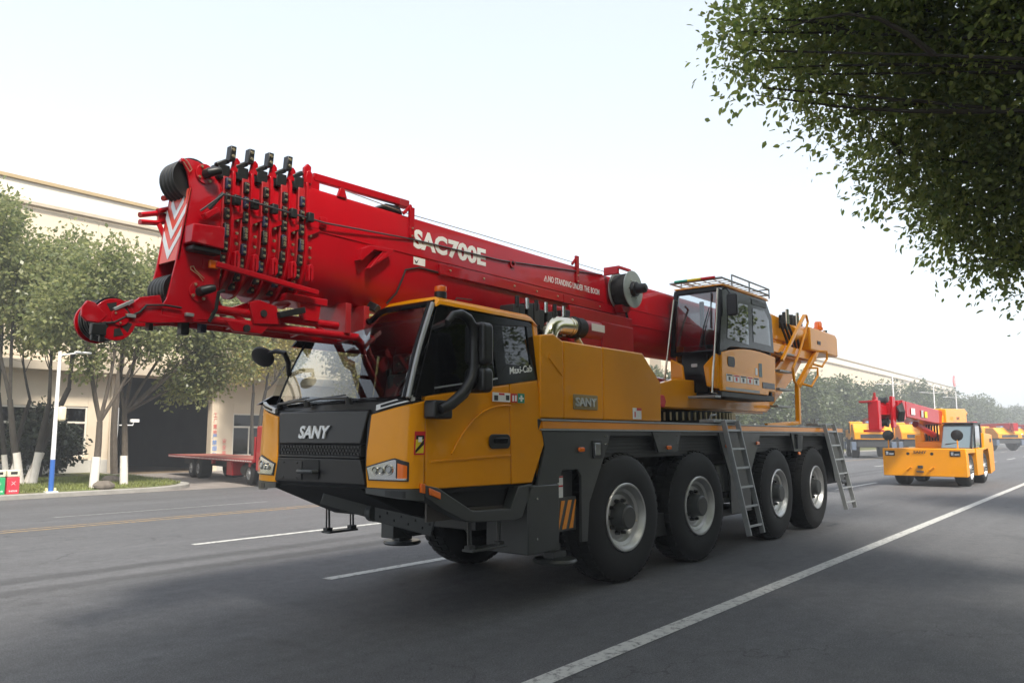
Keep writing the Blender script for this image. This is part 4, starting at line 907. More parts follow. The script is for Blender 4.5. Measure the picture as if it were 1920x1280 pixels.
# cowl between bonnet and windscreen
nC = 36; rowA = []; rowB = []
for i in range(nC+1):
    t = i/nC
    if t < .24: k = 1-t/.24; x, y = plan(k, PLN); nx, ny = pnorm(k, PLN); z = 1.648+.115*k
    elif t > .76: k = (t-.76)/.24; x, y = plan(k, PLF); nx, ny = pnorm(k, PLF); z = 1.648+.115*k
    else: x, y = 4.10, 4.70+1.10*(t-.24)/.52; nx, ny = -1, 0; z = 1.690-.04*min(1, min(abs(y-4.70), abs(y-5.80))*0+0)
    rowA.append((x-nx*.012+.015+.02*max(0, (z-1.33)/.4), y-ny*.012, z)); b = wsb(t); rowB.append((b.x-.002, b.y, b.z-.008))
mid = [(a[0]*.55+b[0]*.45, a[1]*.55+b[1]*.45, a[2]*.45+b[2]*.55) for a, b in zip(rowA, rowB)]
mb = MB(); mb.loft([[(p[0], p[1], p[2]-.08) for p in rowA], rowA, mid, rowB, [(p[0]+.1, p[1], p[2]-.1) for p in rowB]], 0, False, False); part(mb, 'cowl', BLK, cab, 0, 30)
# wipers
def wiper(t0, t1, s):
    a = wsb(t0)+Vector((-.05, 0, -.01)); b = wsb(t1).lerp(wst(t1), s)+Vector((-.045, 0, 0)); q = MB()
    q.tube([a, a+Vector((-.02, 0, .03)), b], [.016, .013, .008], 6); q.cyl(a+Vector((0, 0, -.02)), a+Vector((-.01, 0, .03)), .03, .026, 10); w = part(q, 'wiper', BLK, cab, 0)
    q = MB(); e = (wsb(min(.98, t1+.16)).lerp(wst(min(.98, t1+.16)), s*.5))+Vector((-.035, 0, 0)); g = wsb(t1-.17).lerp(wst(t1-.17), s*1.3)+Vector((-.035, 0, 0)); q.tube([e, b, g], [.006, .009, .006], 6); part(q, 'wiper_blade', BLK, w, 0)
wiper(.30, .52, .05); wiper(.60, .80, .06); wiper(.88, .70, .04)
# lower side trim with step recess
U = [SX(*p, CN) for p in ((797, 909), (821, 914), (886, 957), (958, 954), (972, 911), (999, 907), (979, 969), (966, 975), (884, 979), (868, 975), (830, 955), (798, 932))]
q = MB(); q.prism(U, 1, CN-.004, CN+.10); lo = part(q, 'sill', GREY, cab, .008, seg=3)
q = MB(); q.box(4.45, 5.62, CN+.12, CN+.14, .84, 1.09); q.prism([SX(*p, CN) for p in ((886, 956), (958, 953), (958, 957), (886, 960))], 1, CN+.02, CN+.14); part(q, 'step_recess', mat('recess_brown_grey', (.085, .075, .065), .6, var=.15), lo, 0)
q = MB(); q.prism([SX(*p, CN-.005) for p in ((789, 906), (797, 907), (797, 925), (789, 923))], 1, CN-.010, CN+.01); part(q, 'marker_light', ORG, lo, .003)
q = MB(); q.prism([SX(*p, CN-.005) for p in ((803, 914), (824, 923), (824, 936), (804, 927))], 1, CN-.022, CN-.003); part(q, 'marker_light', ORG, lo, .006)
# underside
q = MB(); q.prism([(4.12, 1.10), (4.16, 1.055), (4.80, .80), (5.6, .78), (5.6, 1.07), (4.3, 1.07)], 1, 4.75, 5.9); part(q, 'underbody', DARK, cab, .01)
q = MB(); q.prism([(4.30, 1.06), (4.9, .92), (5.6, .90), (5.6, 1.06)], 1, 4.36, 6.2); part(q, 'floor_pan', DARK, cab, .01)
p0, p1_ = S(604, 933, 5.35), S(700, 960, 5.05); p2_ = S(812, 990, 4.62)
q = MB(); q.bar(p0, p1_, .05, .10); q.bar(p1_, p2_, .05, .13); q.cyl((p1_[0], p1_[1]-.03, p1_[2]), (p1_[0], p1_[1]+.03, p1_[2]), .075, .075, 16); und = part(q, 'underrun_bracket', GREY, cab, .006)
for k in range(8):
    t = (k+.8)/8.5; c_ = Vector(p1_).lerp(Vector(p2_), t); z = c_.z+(.025 if k % 2 else -.02)
    q = MB(); q.prism(rrect(c_.x-.02, c_.x+.02, z-.010, z+.010, .006), 1, c_.y-.034, c_.y-.024); part(q, 'slot', DARK, und, 0)
def hang_step(y, pxs, ytop, ybot):
    xa, xb = (S(px, ybot, y)[0] for px in pxs); zt = S(pxs[0], ytop, y)[2]; zb = S(pxs[0], ybot, y)[2]
    q = MB(); q.bar((xa, y, zb-.01), (xb, y, zb-.01), .12, .022); o = part(q, 'hanging_step', GREY, cab, .004)
    for x in (xa+.03, xb-.03):
        for dx in (-.018, .018): q = MB(); q.bar((x+dx, y, zb), (x+dx*.8, y+.01, zt), .012, .016); part(q, 'step_strap', GREY, o, 0)
        q = MB(); q.box(x-.035, x+.035, y-.03, y+.03, zb, zb+.03); part(q, 'step_clamp', DGREY, o, .003)
hang_step(4.36, (876, 940), 976, 1030); hang_step(6.16, (610, 664), 950, 995)
# roof furniture
bx, by, _ = on(826, 552, 2, 2.66)
q = MB(); q.lathe([(0, 0), (.052, 0), (.052, .05), (.047, .055)], (bx, by, 2.625), 2, 20); bc = part(q, 'beacon', BLK, cab, 0)
q = MB(); q.lathe([(.047, 0), (.052, .012), (.05, .042), (.03, .052), (0, .053)], (bx, by, 2.681), 2, 20); part(q, 'beacon_lens', ORG, bc, 0, 50)
for px, py, z, s_ in ((700, 577, 2.60, 1.), (609, 600, 2.56, .85)):
    x, y, _ = on(px, py, 0, 4.62); x = 4.62; _, y, z = on(px, py, 0, 4.62)
    q = MB(); q.box(-.03*s_, .03*s_, -.055*s_, .055*s_, -.035*s_, .04*s_); ob = q.build('roof_lamp', BLK, cab, .01); ob.location = (x-CO[0], y-CO[1], z); ob.rotation_euler = (R(25), R(20), R(15))
    q = MB(); q.bar((x+.01, y-.03, z-.03), (x+.04, y-.05, z-.09), .018, .018); part(q, 'lamp_bracket', BLK, cab, 0)
for px, py in ((796, 563), (583, 615)):
    _, y, z = on(px, py, 0, 4.60); q = MB(); q.lathe([(0, .022), (.03, .016), (.042, 0)], (4.60, y, z-.01), 2, 14); part(q, 'clearance_lamp', BLK, cab, 0)
q = MB(); q.tube([(5.0, 4.62, 2.63), (5.05, 4.62, 2.70), (5.25, 4.62, 2.71)], .006, 6); part(q, 'antenna', BLK, cab, 0)
q = MB()
pts = [on(px, py, 0, 4.66) for px, py in ((668, 604), (640, 608), (624, 612), (632, 617), (655, 613))]
q.tube([(p[0], p[1], max(p[2], 2.545)+.012) for p in pts], .012, 6); part(q, 'roof_grab_rail', LADM, cab, 0)
# mirrors
MY = 4.10
q = MB(); pth = [S(px, py, MY) for px, py in ((826, 768), (845, 758), (868, 738), (884, 712), (889, 690), (890, 640), (888, 615), (878, 597), (864, 588), (850, 590), (838, 604))]
q.tube(pth, [.036, .043, .046, .046, .044, .043, .043, .040, .036, .03, .025], 12, 0, True, 1.0); arm = part(q, 'mirror_arm', BLK, cab, 0, 60)
a0 = S(836, 766, MY)
q = MB(); q.box(a0[0]-.10, a0[0]+.10, CN-.13, CN-.002, a0[2]-.075, a0[2]+.065); part(q, 'arm_foot', BLK, arm, .02, seg=3)
e0 = S(840, 604, MY); q = MB(); q.tube([e0, (e0[0]+.06, CN+.05, e0[2]-.02)], .03, 8); part(q, 'arm_stay', BLK, arm, 0)
for z0, z1 in ((2.06, 2.40), (1.84, 2.04)):
    q = MB(); q.prism(rrect(MY-.10, MY+.12, z0, z1, .05), 0, 4.70, 4.82); mh = part(q, 'mirror_head', BLK, arm, .025, seg=3)
    q = MB(); q.prism(rrect(MY-.085, MY+.105, z0+.02, z1-.02, .04), 0, 4.8205, 4.825); part(q, 'mirror_glass', MIRR, mh, 0)
q = MB(); mc_ = Vector((4.27, 6.33, 2.225)); q.lathe([(0, -.035), (.07, -.03), (.105, -.01), (.11, .01), (.10, .018), (0, .02)], (0, 0, 0), 0, 24); fm = q.build('front_mirror', BLK, cab, 0); fm.location = mc_-Vector(CO); fm.rotation_euler = (0, R(-38), R(24))
q = MB(); q.lathe([(0, .021), (.09, .0205)], (0, 0, 0), 0, 24); q.disc((.0215, 0, 0), .09, 0, 24); g_ = q.build('mirror_glass', MIRR, fm, 0)
q = MB(); q.tube([mc_+Vector((0, -.08, .03)), (4.32, 6.20, 2.275), (4.36, 6.13, 2.26), (4.43, 6.16, 2.18), (4.47, 6.20, 2.06)], [.018, .022, .024, .024, .02], 8); part(q, 'mirror_bracket', BLK, fm, 0).matrix_parent_inverse = (Matrix.Translation(mc_-Vector(CO)) @ fm.rotation_euler.to_matrix().to_4x4()).inverted()
# interior
q = MB(); q.prism([(4.25, 1.60), (4.24, 1.77), (4.42, 1.80), (4.62, 1.74), (4.66, 1.45)], 1, 4.36, 6.2); part(q, 'dashboard', BLK, cab, .03, seg=3)
for y in (4.78, 5.78):
    q = MB(); q.box(5.0, 5.5, y-.24, y+.24, 1.35, 1.5); q.prism([(5.38, 1.45), (5.50, 2.12), (5.62, 2.12), (5.56, 1.45)], 1, y-.22, y+.22); q.box(5.48, 5.60, y-.12, y+.12, 2.13, 2.32); part(q, 'seat', SEATM, cab, .04, seg=3)
q = MB(); n_ = 24; q.tube([(4.72+.08*math.sin(2*math.pi*k/n_), 4.80+.21*math.cos(2*math.pi*k/n_), 1.86+.19*math.sin(2*math.pi*k/n_)) for k in range(n_+1)], .016, 8); q.bar((4.72, 4.62, 1.86), (4.72, 4.98, 1.86), .03, .02); q.tube([(4.72, 4.8, 1.86), (4.5, 4.8, 1.66)], .03, 8); part(q, 'steering_wheel', BLK, cab, 0)
q = MB(); q.box(4.62, 5.8, 4.40, 6.2, 2.44, 2.475); part(q, 'headliner', DARK, cab, 0)
q = MB(); q.box(4.45, 5.79, CN+.06, CN+.09, 1.12, 1.78); part(q, 'door_lining', DARK, cab, 0)

# ================================================================ BOOM
BY = 5.42
def bsec(hw, zt, zb, n=12, rb=.40):
    pts = [(BY-hw+.05, zt), (BY-hw+.012, zt-.018), (BY-hw, zt-.06), (BY-hw, zb+rb)]
    for k in range(1, n):
        a = math.pi+math.pi*k/n; pts.append((BY+hw*math.cos(a), zb+rb+rb*math.sin(a)))
    pts += [(BY+hw, zb+rb), (BY+hw, zt-.06), (BY+hw-.012, zt-.018), (BY+hw-.05, zt)]
    return pts
def bodyprism(x0, x1, sec, m=RED, name='boom_section', parent=crane, bevel=0):
    q = MB(); q.prism(sec, 0, x0, x1); return part(q, name, m, parent, bevel, 30)
boom = bodyprism(3.82, 13.1, bsec(.265, 3.525, 2.60), RED, 'boom')
NS = BY-.265      # near side of the base section
COLX = [3.82, 3.665, 3.50, 3.338, 3.19]
for k, cx in enumerate(COLX):
    hw = .262-.012*k; zt = 3.50-.016*k; zb = 2.60+.004*k
    nx = COLX[k+1] if k < 4 else 3.02
    sec = bodyprism(nx-.02, cx+.02, bsec(hw-.022, zt-.03, zb+.03), RED)
    # collar plates
    q = MB(); q.prism(bsec(hw+.035, zt+.05, zb-.075, rb=.43), 0, cx-.012, cx+.012); part(q, 'collar', RED, sec, .003)
    q = MB(); q.prism(bsec(hw+.012, zt+.02, zb-.03, rb=.42), 0, cx-.075, cx-.013); part(q, 'slide_housing', REDF, sec, .004)
    ny = BY-hw-.036
    # black wear-pad column and its bolts, following the rounded flank
    for j in range(9):
        if j < 4: y, z = ny+.012, 3.36-.115*j
        else:
            a = R(180+ (j-4)*16); y, z = BY+(hw+.026)*math.cos(a), 2.995+.40*math.sin(a)
        q = MB(); q.box(cx-.066, cx-.026, y-.014, y+.03, z-.043, z+.043); pd = part(q, 'wear_pad', BLK if (j+k) % 4 else NAVY, sec, .006)
        for dz in (-.022, .022): q = MB(); q.bolt((cx-.046, y-.014, z+dz), 1, .011, .012); part(q, 'bolt', BRASS, pd, 0)
    for zz in (2.92, 3.0, 3.10):
        q = MB(); q.bolt((cx+.045, ny+.02, zz), 1, .013, .014); part(q, 'bolt', BRASS, sec, 0)
    # sensor post on top, lug at the lower flank
    zt2 = zt+.05
    q = MB(); q.prism([(cx-.02, zt2-.02), (cx+.05, zt2-.02), (cx+.055, zt2+.07), (cx+.03, zt2+.095), (cx+.0, zt2+.08)], 1, ny+.02, ny+.045); lug = part(q, 'top_lug', RED, sec, .006)
    if k > 0:
        q = MB(); q.prism([(cx-.055, zt2+.045), (cx-.005, zt2+.055), (cx+.002, zt2+.165), (cx-.045, zt2+.165)], 1, ny-.01, ny+.05); sb = part(q, 'sensor_block', BLK, lug, .006)
        for dz in (.085, .135): q = MB(); q.bolt((cx-.025, ny-.01, zt2+dz), 1, .014, .008); part(q, 'bolt', BRASS, sb, 0)
    q = MB(); q.box(cx-.12, cx-.02, ny+.03, ny+.14, zt2-.09, zt2+.02); q.bar((cx-.13, ny+.05, zt2+.0), (cx-.03, ny+.05, zt2+.06), .04, .04); part(q, 'top_slider', BLK, sec, .01)
    q = MB(); q.prism([(cx+.013, 2.72), (cx+.013, 2.85), (cx+.04, 2.865), (cx+.062, 2.84), (cx+.065, 2.75), (cx+.045, 2.72), (cx+.04, 2.75), (cx+.04, 2.82), (cx+.03, 2.83), (cx+.03, 2.73)], 1, ny-.022, ny+.03); part(q, 'lower_lug', RED, sec, .01)
    q = MB(); q.prism([(cx+.013, 3.16), (cx+.013, 3.09), (cx+.13, 3.15), (cx+.13, 3.17)], 1, ny+.004, ny+.022); part(q, 'gusset', RED, sec, .003)
    # cable guide
    q = MB(); q.box(cx-.02, cx+.035, ny-.045, ny+.0, 3.20, 3.275); part(q, 'cable_guide', BLK, sec, .006)
q = MB(); q.bar((3.05, NS-.025, 2.725), (3.95, NS-.025, 2.645), .035, .042); part(q, 'lower_rail', RED, boom, .006)
# cables along the flank
q = MB(); q.tube([(2.93, 5.17, 3.10), (3.06, 5.10, 3.24), (3.19, 5.10, 3.245), (3.82, NS-.045, 3.232), (3.99, NS-.045, 3.228), (5.0, NS-.012, 3.30), (6.3, NS-.012, 3.33), (8.3, NS-.012, 3.50)], .0075, 6); part(q, 'cable', CWIRE, boom, 0)
q = MB(); q.tube([(4.18, NS+.0, 3.57), (5.0, NS+.03, 3.545), (6.0, NS+.04, 3.56), (8.35, NS-.02, 3.545)], .005, 5); part(q, 'wire_rope', STEEL, boom, 0)
# flank ridge, rail, brackets
q = MB(); q.box(3.93, 8.35, NS-.008, NS+.002, 3.155, 3.166); part(q, 'weld_ridge', RED, boom, .002)
q = MB(); q.box(8.95, 12.8, NS-.008, NS+.002, 3.155, 3.166); q.box(8.7, 12.8, NS-.006, NS+.004, 2.955, 2.964); part(q, 'weld_ridge', RED, boom, .002)
q = MB(); q.box(3.955, 4.02, NS-.03, NS, 3.19, 3.28); part(q, 'cable_guide', RED, boom, .005)
rail = part(MB().box(5.36, 7.42, NS-.035, NS-.001, 3.03, 3.13), 'flank_channel', RED, boom, .004)
part(MB().box(7.43, 8.6, NS-.035, NS-.001, 3.03, 3.13), 'flank_channel', RED, boom, .004)
for x in (5.5, 6.0, 6.5, 6.9, 7.3, 7.6, 8.2): q = MB(); q.bolt((x, NS-.035, 3.085), 1, .012, .01); part(q, 'bolt', BRASS, rail, 0)
q = MB(); q.prism([(4.34, 2.98), (4.36, 3.08), (4.46, 3.13), (4.72, 3.14), (4.72, 3.11), (4.55, 2.99), (4.53, 3.0), (4.64, 3.10), (4.50, 3.10), (4.385, 3.0), (4.37, 2.98)], 1, NS-.075, NS+.002); part(q, 'flank_bracket', RED, boom, .004)
q = MB(); q.prism([(4.45, 2.93), (4.47, 2.93), (4.64, 3.08), (4.63, 3.11), (4.60, 3.1)], 1, NS-.07, NS-.01); part(q, 'flank_bracket', RED, boom, .003)
q = MB(); q.tube([(5.36, NS-.01, 3.045), (5.1, NS-.012, 3.05), (4.93, NS-.012, 3.0), (4.9, NS-.008, 2.92), (4.86, NS+.03, 2.78), (4.80, NS+.09, 2.68)], .009, 6); part(q, 'hose', RUB, boom, 0)
q = MB(); q.box(5.04, 5.19, NS-.0025, NS+.001, 3.075, 3.145); lb = part(q, 'warning_label', WHITE, boom, 0)
q = MB(); q.prism([(5.05, 3.12), (5.075, 3.10), (5.10, 3.125), (5.085, 3.09), (5.065, 3.085)], 1, NS-.005, NS-.003); part(q, 'label_print', DGREY, lb, 0)
for x in (5.0, 7.75):
    q = MB(); q.box(x-.03, x+.03, NS-.02, NS-.001, 3.31, 3.42); q.box(x-.03, x+.03, NS-.02, NS+.01, 3.42, 3.60 if x < 6 else 3.64); q.bar((x-.1, NS+.0, 3.52), (x, NS+.0, 3.62), .02, .03); pb = part(q, 'rope_guide_post', RED, boom, .004)
    for dz in (3.33, 3.40): q = MB(); q.bolt((x, NS-.02, dz), 1, .01, .01); part(q, 'bolt', BRASS, pb, 0)
q = MB(); q.lathe([(.028, -.02), (.045, -.02), (.045, .01), (.028, .01)], (6.50, NS, 3.33), 1, 18); part(q, 'eye_boss', RED, boom, .002)
# rail on top of the boom
tr_ = part(MB().bar((3.92, NS+.05, 3.62), (4.98, NS+.05, 3.64), .05, .065), 'top_rail', RED, boom, .006)
q = MB(); q.box(3.86, 3.98, NS+.03, NS+.07, 3.50, 3.62); q.prism([(3.80, 3.5), (3.80, 3.66), (3.835, 3.70), (3.87, 3.68), (3.87, 3.5)], 1, NS+.0, NS+.03); part(q, 'rail_bracket', RED, tr_, .005)
q = MB(); q.prism([(4.14, 3.5), (4.24, 3.5), (4.21, 3.58), (4.17, 3.58)], 1, NS-.01, NS+.02); part(q, 'rope_eye', RED, tr_, .004)
q = MB(); q.box(4.88, 5.0, NS+.02, NS+.10, 3.60, 3.67); part(q, 'rail_end', REDF, tr_, .006)
q = MB(); q.prism([(4.62, 3.525), (4.95, 3.525), (4.90, 3.60), (4.74, 3.59)], 1, NS+.04, NS+.2); part(q, 'rail_support', BLK, tr_, .02)
# lettering
lettering('boom_lettering', 'SAC', WHITE, (5.035, NS-.0015, 3.228), (1, 0, 0), (0, 0, 1), .455, boom, CO, .002, .045, 0, .182)
lettering('boom_lettering', '700E', WHITE, (5.505, NS-.0015, 3.222), (1, 0, 0), (0, 0, 1), .565, boom, CO, .002, .045, 0, .182)
lettering('boom_lettering', 'NO STANDING UNDER THE BOOM', WHITE, (7.17, NS-.0015, 3.235), (1, 0, 0), (0, 0, 1), 1.08, boom, CO, .002, .006, 0, .070)
q = MB()
for a, b in (((7.085, 3.235), (7.15, 3.235)), ((7.15, 3.235), (7.118, 3.295)), ((7.118, 3.295), (7.085, 3.235))): q.bar((a[0], NS-.002, a[1]), (b[0], NS-.002, b[1]), .003, .008, 0, (0, 1, 0))
q.bar((7.118, NS-.002, 3.25), (7.118, NS-.002, 3.275), .003, .008, 0, (0, 1, 0)); part(q, 'warning_triangle', WHITE, boom, 0)
# cable reel
RX, RZ = 8.64, 3.335
q = MB(); q.lathe([(0, .0), (.235, .0), (.238, .006), (.235, .012), (0, .012)], (RX, 4.89, RZ), 1, 44); reel = part(q, 'cable_reel', mat('reel_grey', (.27, .30, .285), .4, .2, var=.1), crane, 0, 30)
q = MB(); q.lathe([(0, 0), (.238, 0), (.238, .014), (0, .014)], (RX, 5.105, RZ), 1, 44); part(q, 'reel_flange', MATS['reel_grey'], reel, 0, 30)
q = MB(); q.lathe([(.2, 0)]+[(.205+.006*(k % 2), .203*k/24) for k in range(25)], (RX, 4.902, RZ), 1, 36); part(q, 'wound_cable', RUB, reel, 0, 60)
q = MB(); q.cyl((RX, 4.89, RZ), (RX, 4.84, RZ), .10, .09, 20); q.cyl((RX, 4.84, RZ), (RX, 4.72, RZ), .062, .06, 18); q.cyl((RX, 4.72, RZ), (RX, 4.70, RZ), .05, .03, 18); part(q, 'reel_motor', BLK, reel, .005)
for k in range(6): a = k*math.pi/3; q = MB(); q.bolt((RX+.12*math.cos(a), 4.89, RZ+.12*math.sin(a)), 1, .012, .01); part(q, 'bolt', STEEL, reel, 0)
q = MB(); q.box(RX-.28, RX+.02, 4.93, 4.95, 3.56, 3.60); q.box(RX-.28, RX-.24, 4.95, NS, 3.50, 3.60); part(q, 'reel_bracket', RED, reel, .004); q = MB(); q.box(RX-.1, RX+.1, 5.12, NS+.01, 3.12, 3.4); q.prism([(RX-.12, 3.14), (RX+.12, 3.14), (RX+.06, 3.05), (RX-.06, 3.05)], 1, 5.0, NS); part(q, 'reel_bracket', RED, reel, .004)
q = MB(); q.tube([(RX, 5.02, 3.1), (RX+.03, 5.0, 2.98), (RX-.02, 5.05, 2.84), (RX-.05, NS, 2.78)], .016, 7); part(q, 'hose', RUB, reel, 0)
# luffing cylinder block and red plates below the boom
q = MB(); q.box(7.35, 8.75, 4.98, 5.02, 2.30, 2.98); q.box(8.0, 8.74, 4.96, 4.979, 2.32, 2.86); luf = part(q, 'boom_side_plate', RED, crane, .01)
q = MB(); q.box(6.95, 7.25, 4.96, 5.10, 2.80, 2.93); part(q, 'lug_block', RED, luf, .02)
q = MB(); q.cyl((8.4, BY, 2.25), (12.2, BY, 2.1), .16, .16, 20); part(q, 'luffing_cylinder', RED, crane, 0)
# ---- boom head
HN, HF = 5.215, 5.50
hp = [SX(*p, HN) for p in ((344, 304), (352, 297), (372, 303), (396, 322), (417, 352), (421, 392), (418, 470), (409, 552), (392, 600), (303, 597), (305, 572), (313, 560), (330, 492), (357, 352), (352, 322))]
q = MB(); q.prism(hp, 1, HN, HN+.022); head = part(q, 'boom_head', RED, crane, .005)
q = MB(); q.prism(hp, 1, HF-.022, HF); part(q, 'head_plate', RED, head, .005)
q = MB(); q.box(2.98, 3.08, HN+.022, HF-.022, 2.42, 3.38); part(q, 'head_web', REDF, head, 0)
A = Vector((*[SX(357, 352, HN)[0]], HN, SX(357, 352, HN)[1])); Bm = Vector((SX(333, 486, HN)[0], HN, SX(333, 486, HN)[1]))
def onplate(u, v, off=0.):   # u 0..1 across (near to far), v 0..1 upwards
    p = Bm.lerp(A, v); n = Vector((-(A-Bm).z, 0, (A-Bm).x)).normalized(); n = n if n.x < 0 else -n
    return Vector((p.x, HN+(HF-HN)*u, p.z))+n*off
def pquad(mb, pts, o0, o1): mb.loft([[onplate(u, v, o0) for u, v in pts], [onplate(u, v, o1) for u, v in pts]])
q = MB(); pquad(q, [(0, 0), (1, 0), (1, 1), (0, 1)], -.012, 0.); hpz = part(q, 'hazard_plate', mat('hazard_orange', (.62, .06, .03), .4, coat=.3), head, 0)
REFL = mat('reflective_white', (.62, .65, .66), .4)
for c0 in (.03, .31, .59):
    for sd_ in (0, 1):
        w_, rise = .125, .34
        pts = [(.5, c0), (.5, c0+w_), (0.03, c0+w_+rise), (.03, c0+rise)]
        if c0 > .5: pts = [(.5, c0), (.5, c0+w_), (.20, c0+w_+rise*.64), (.20, c0+rise*.64)]
        pts = [(u, min(v, .985)) for u, v in pts]
        if sd_: pts = [(1-u, v) for u, v in pts]
        q = MB(); pquad(q, pts, .001, .003); part(q, 'chevron', REFL, hpz, 0)
# sheaves
def sheave(x, z, r, ys, parent, m=BLK):
    for y in ys:
        q = MB(); q.lathe([(0, -.018), (r*.5, -.016), (r*.82, -.012), (r, -.022), (r, -.014), (r*.90, 0), (r, .014), (r, .022), (r*.82, .012), (r*.5, .016), (0, .018)], (x, y, z), 1, 40); part(q, 'sheave', m, parent, 0, 35)
tx, tz = SX(361, 337, HN+.05)
sheave(tx, tz, .155, (HN+.06, HN+.11, HN+.16, HN+.21), head)
lx, lz = SX(335, 545, HN+.05)
sheave(lx, lz, .125, (HN+.05, HN+.095, HN+.14, HN+.185, HN+.23), head)
for px, py, r_ in ((384, 327, .035), (372, 547, .035)):
    x, z = SX(px, py, HN); q = MB(); q.cyl((x, HN, z), (x, HN-.012, z), .075, .075, 24); pn = part(q, 'pin_flange', RED, head, .003)
    q = MB(); q.tube([(x, HN-.01, z), (x+.005, HN-.06, z+.004), (x+.045, HN-.085, z+.02), (x+.075, HN-.09, z+.028)], [r_, r_, r_*.9, r_*.7], 12); part(q, 'pin_handle', BLK, pn, .004)
    for k in range(4): a = k*math.pi/2+.6; q = MB(); q.bolt((x+.058*math.cos(a), HN-.012, z+.058*math.sin(a)), 1, .012, .012); part(q, 'bolt', BRASS, pn, 0)
x0, z1 = SX(358, 418, HN-.1); x1, z0 = SX(418, 466, HN-.1)
q = MB(); q.prism([(x0, z0), (x1, z0-.01), (x1, z1+.02), (x0+.01, z1)], 1, HN-.12, HN-.001); jb = part(q, 'valve_cover', RED, head, .008)
q = MB(); q.box(x0+.02, x1-.01, HN-.10, HN-.004, z0-.05, z0-.012); part(q, 'valve_bank', BLK, jb, .01)
x, z = SX(396, 497, HN); q = MB(); q.box(x-.035, x+.035, HN-.045, HN-.015, z-.03, z+.03); al = part(q, 'marker_light', ORG, head, .008)
q = MB(); q.box(x-.07, x+.04, HN-.014, HN-.001, z-.035, z+.035); part(q, 'lamp_mount', RED, al, .003)
def clip(pts, name='spring_clip'): q = MB(); q.tube([S(px, py, HN-.015) for px, py in pts], .004, 5); part(q, name, BRASS, head, 0)
clip(((344, 303), (350, 312), (356, 322), (360, 318), (352, 303), (346, 298))); clip(((381, 527), (372, 515), (358, 505), (357, 500), (363, 499), (366, 506), (383, 522)))
q = MB(); q.bar(S(392, 392, HN-.04), S(419, 362, HN-.1), .02, .025); part(q, 'cable_arm', GREY, head, .003)
q = MB(); q.prism([SX(*p, HN-.05) for p in ((378, 402), (402, 390), (408, 398), (384, 412))], 1, HN-.09, HN-.03); part(q, 'angle_bracket', RED, head, .004)
q = MB(); q.tube([S(420, 545, HN), S(410, 548, HN-.03), S(405, 580, HN-.02), S(392, 603, HN)], .014, 6); part(q, 'hose', RUB, head, 0)
q = MB(); q.bar(S(322, 320, HF), S(344, 300, HN), .03, .03); part(q, 'rope_keeper', RED, head, .005)
# fork brackets on the far side of the head
for pts in (((262, 403), (292, 400), (318, 408)), ((262, 416), (292, 418), (318, 414))):
    q = MB(); q.tube([S(px, py, HF+.06) for px, py in pts], .030, 8, 0, True, .7); part(q, 'fork_arm', RED, head, 0)
q = MB(); q.bar(S(295, 410, HF+.06), S(345, 416, HF+.02), .05, .055); q.bar(S(298, 420, HF+.05), S(318, 468, HF+.01), .035, .035); part(q, 'fork_stay', RED, head, .006)
for pts in (((306, 372), (334, 366)), ((296, 396), (334, 388))):
    q = MB(); q.tube([S(px, py, HF+.03) for px, py in pts], .035, 8, 0, True, .6); part(q, 'link_lug', RED, head, 0)
# nose arm with runner sheave
na = [SX(*p, HN) for p in ((392, 603), (300, 606), (258, 604), (245, 612), (232, 612), (225, 585), (262, 557), (300, 553), (305, 570), (303, 590))]
q = MB(); q.prism(na, 1, HN-.005, HN+.017); nose = part(q, 'nose_arm', RED, crane, .005)
q = MB(); q.prism(na, 1, HF-.025, HF-.003); part(q, 'arm_plate', RED, nose, .005)
rx, rz = SX(214, 599, HN)
q = MB(); q.lathe([(.0, .0), (.138, .0), (.138, .02), (0, .02)], (rx, HN-.012, rz), 1, 40); rs = part(q, 'runner_side_plate', RED, nose, .003, 35)
q = MB(); q.lathe([(.0, .0), (.138, .0), (.138, .02), (0, .02)], (rx, HF-.03, rz), 1, 40); part(q, 'runner_side_plate', RED, nose, .003, 35)
q = MB(); q.prism([SX(*p, HN) for p in ((152, 576), (162, 563), (176, 567), (200, 592), (184, 606), (160, 602), (151, 592))], 1, HN-.016, HN+.01); part(q, 'runner_guard', RED, nose, .005)
sheave(rx+.01, rz+.012, .142, (HN+.06, HN+.13, HN+.2), nose)
for a0 in (35, 105, 215, 285, 335):
    q = MB(); pts = []
    for rr, aa in ((.062, -17), (.062, 17), (.115, 17), (.115, -17)): a = R(a0+aa); pts.append((rx+rr*math.cos(a), rz+rr*math.sin(a)))
    q.prism(pts, 1, HN-.0145, HN-.0125); part(q, 'plate_cutout', DARK, rs, 0)
q = MB(); q.lathe([(0, 0), (.06, 0), (.06, .012), (0, .012)], (rx+.03, HN-.024, rz+.02), 1, 24); hb = part(q, 'runner_hub', RED, rs, .003)
for k in range(3): a = k*2.1+.5; q = MB(); q.bolt((rx+.03+.04*math.cos(a), HN-.024, rz+.02+.04*math.sin(a)), 1, .008, .008); part(q, 'bolt', BRASS, hb, 0)
a_, b_ = SX(169, 605, HN-.03), SX(195, 640, HN-.03)
q = MB(); q.box(a_[0], b_[0], HN-.06, HN-.017, a_[1]-.075, a_[1]); q.box(a_[0]+.005, a_[0]+.035, HN-.05, HN-.02, b_[1], a_[1]-.07); q.box(b_[0]-.035, b_[0]-.005, HN-.05, HN-.02, b_[1]-.005, a_[1]-.07); part(q, 'limit_switch', BLK, nose, .006)
q = MB(); q.bar(S(213, 580, HN-.02), S(250, 564, HN-.02), .022, .022); part(q, 'gas_strut', LADM, nose, .003)
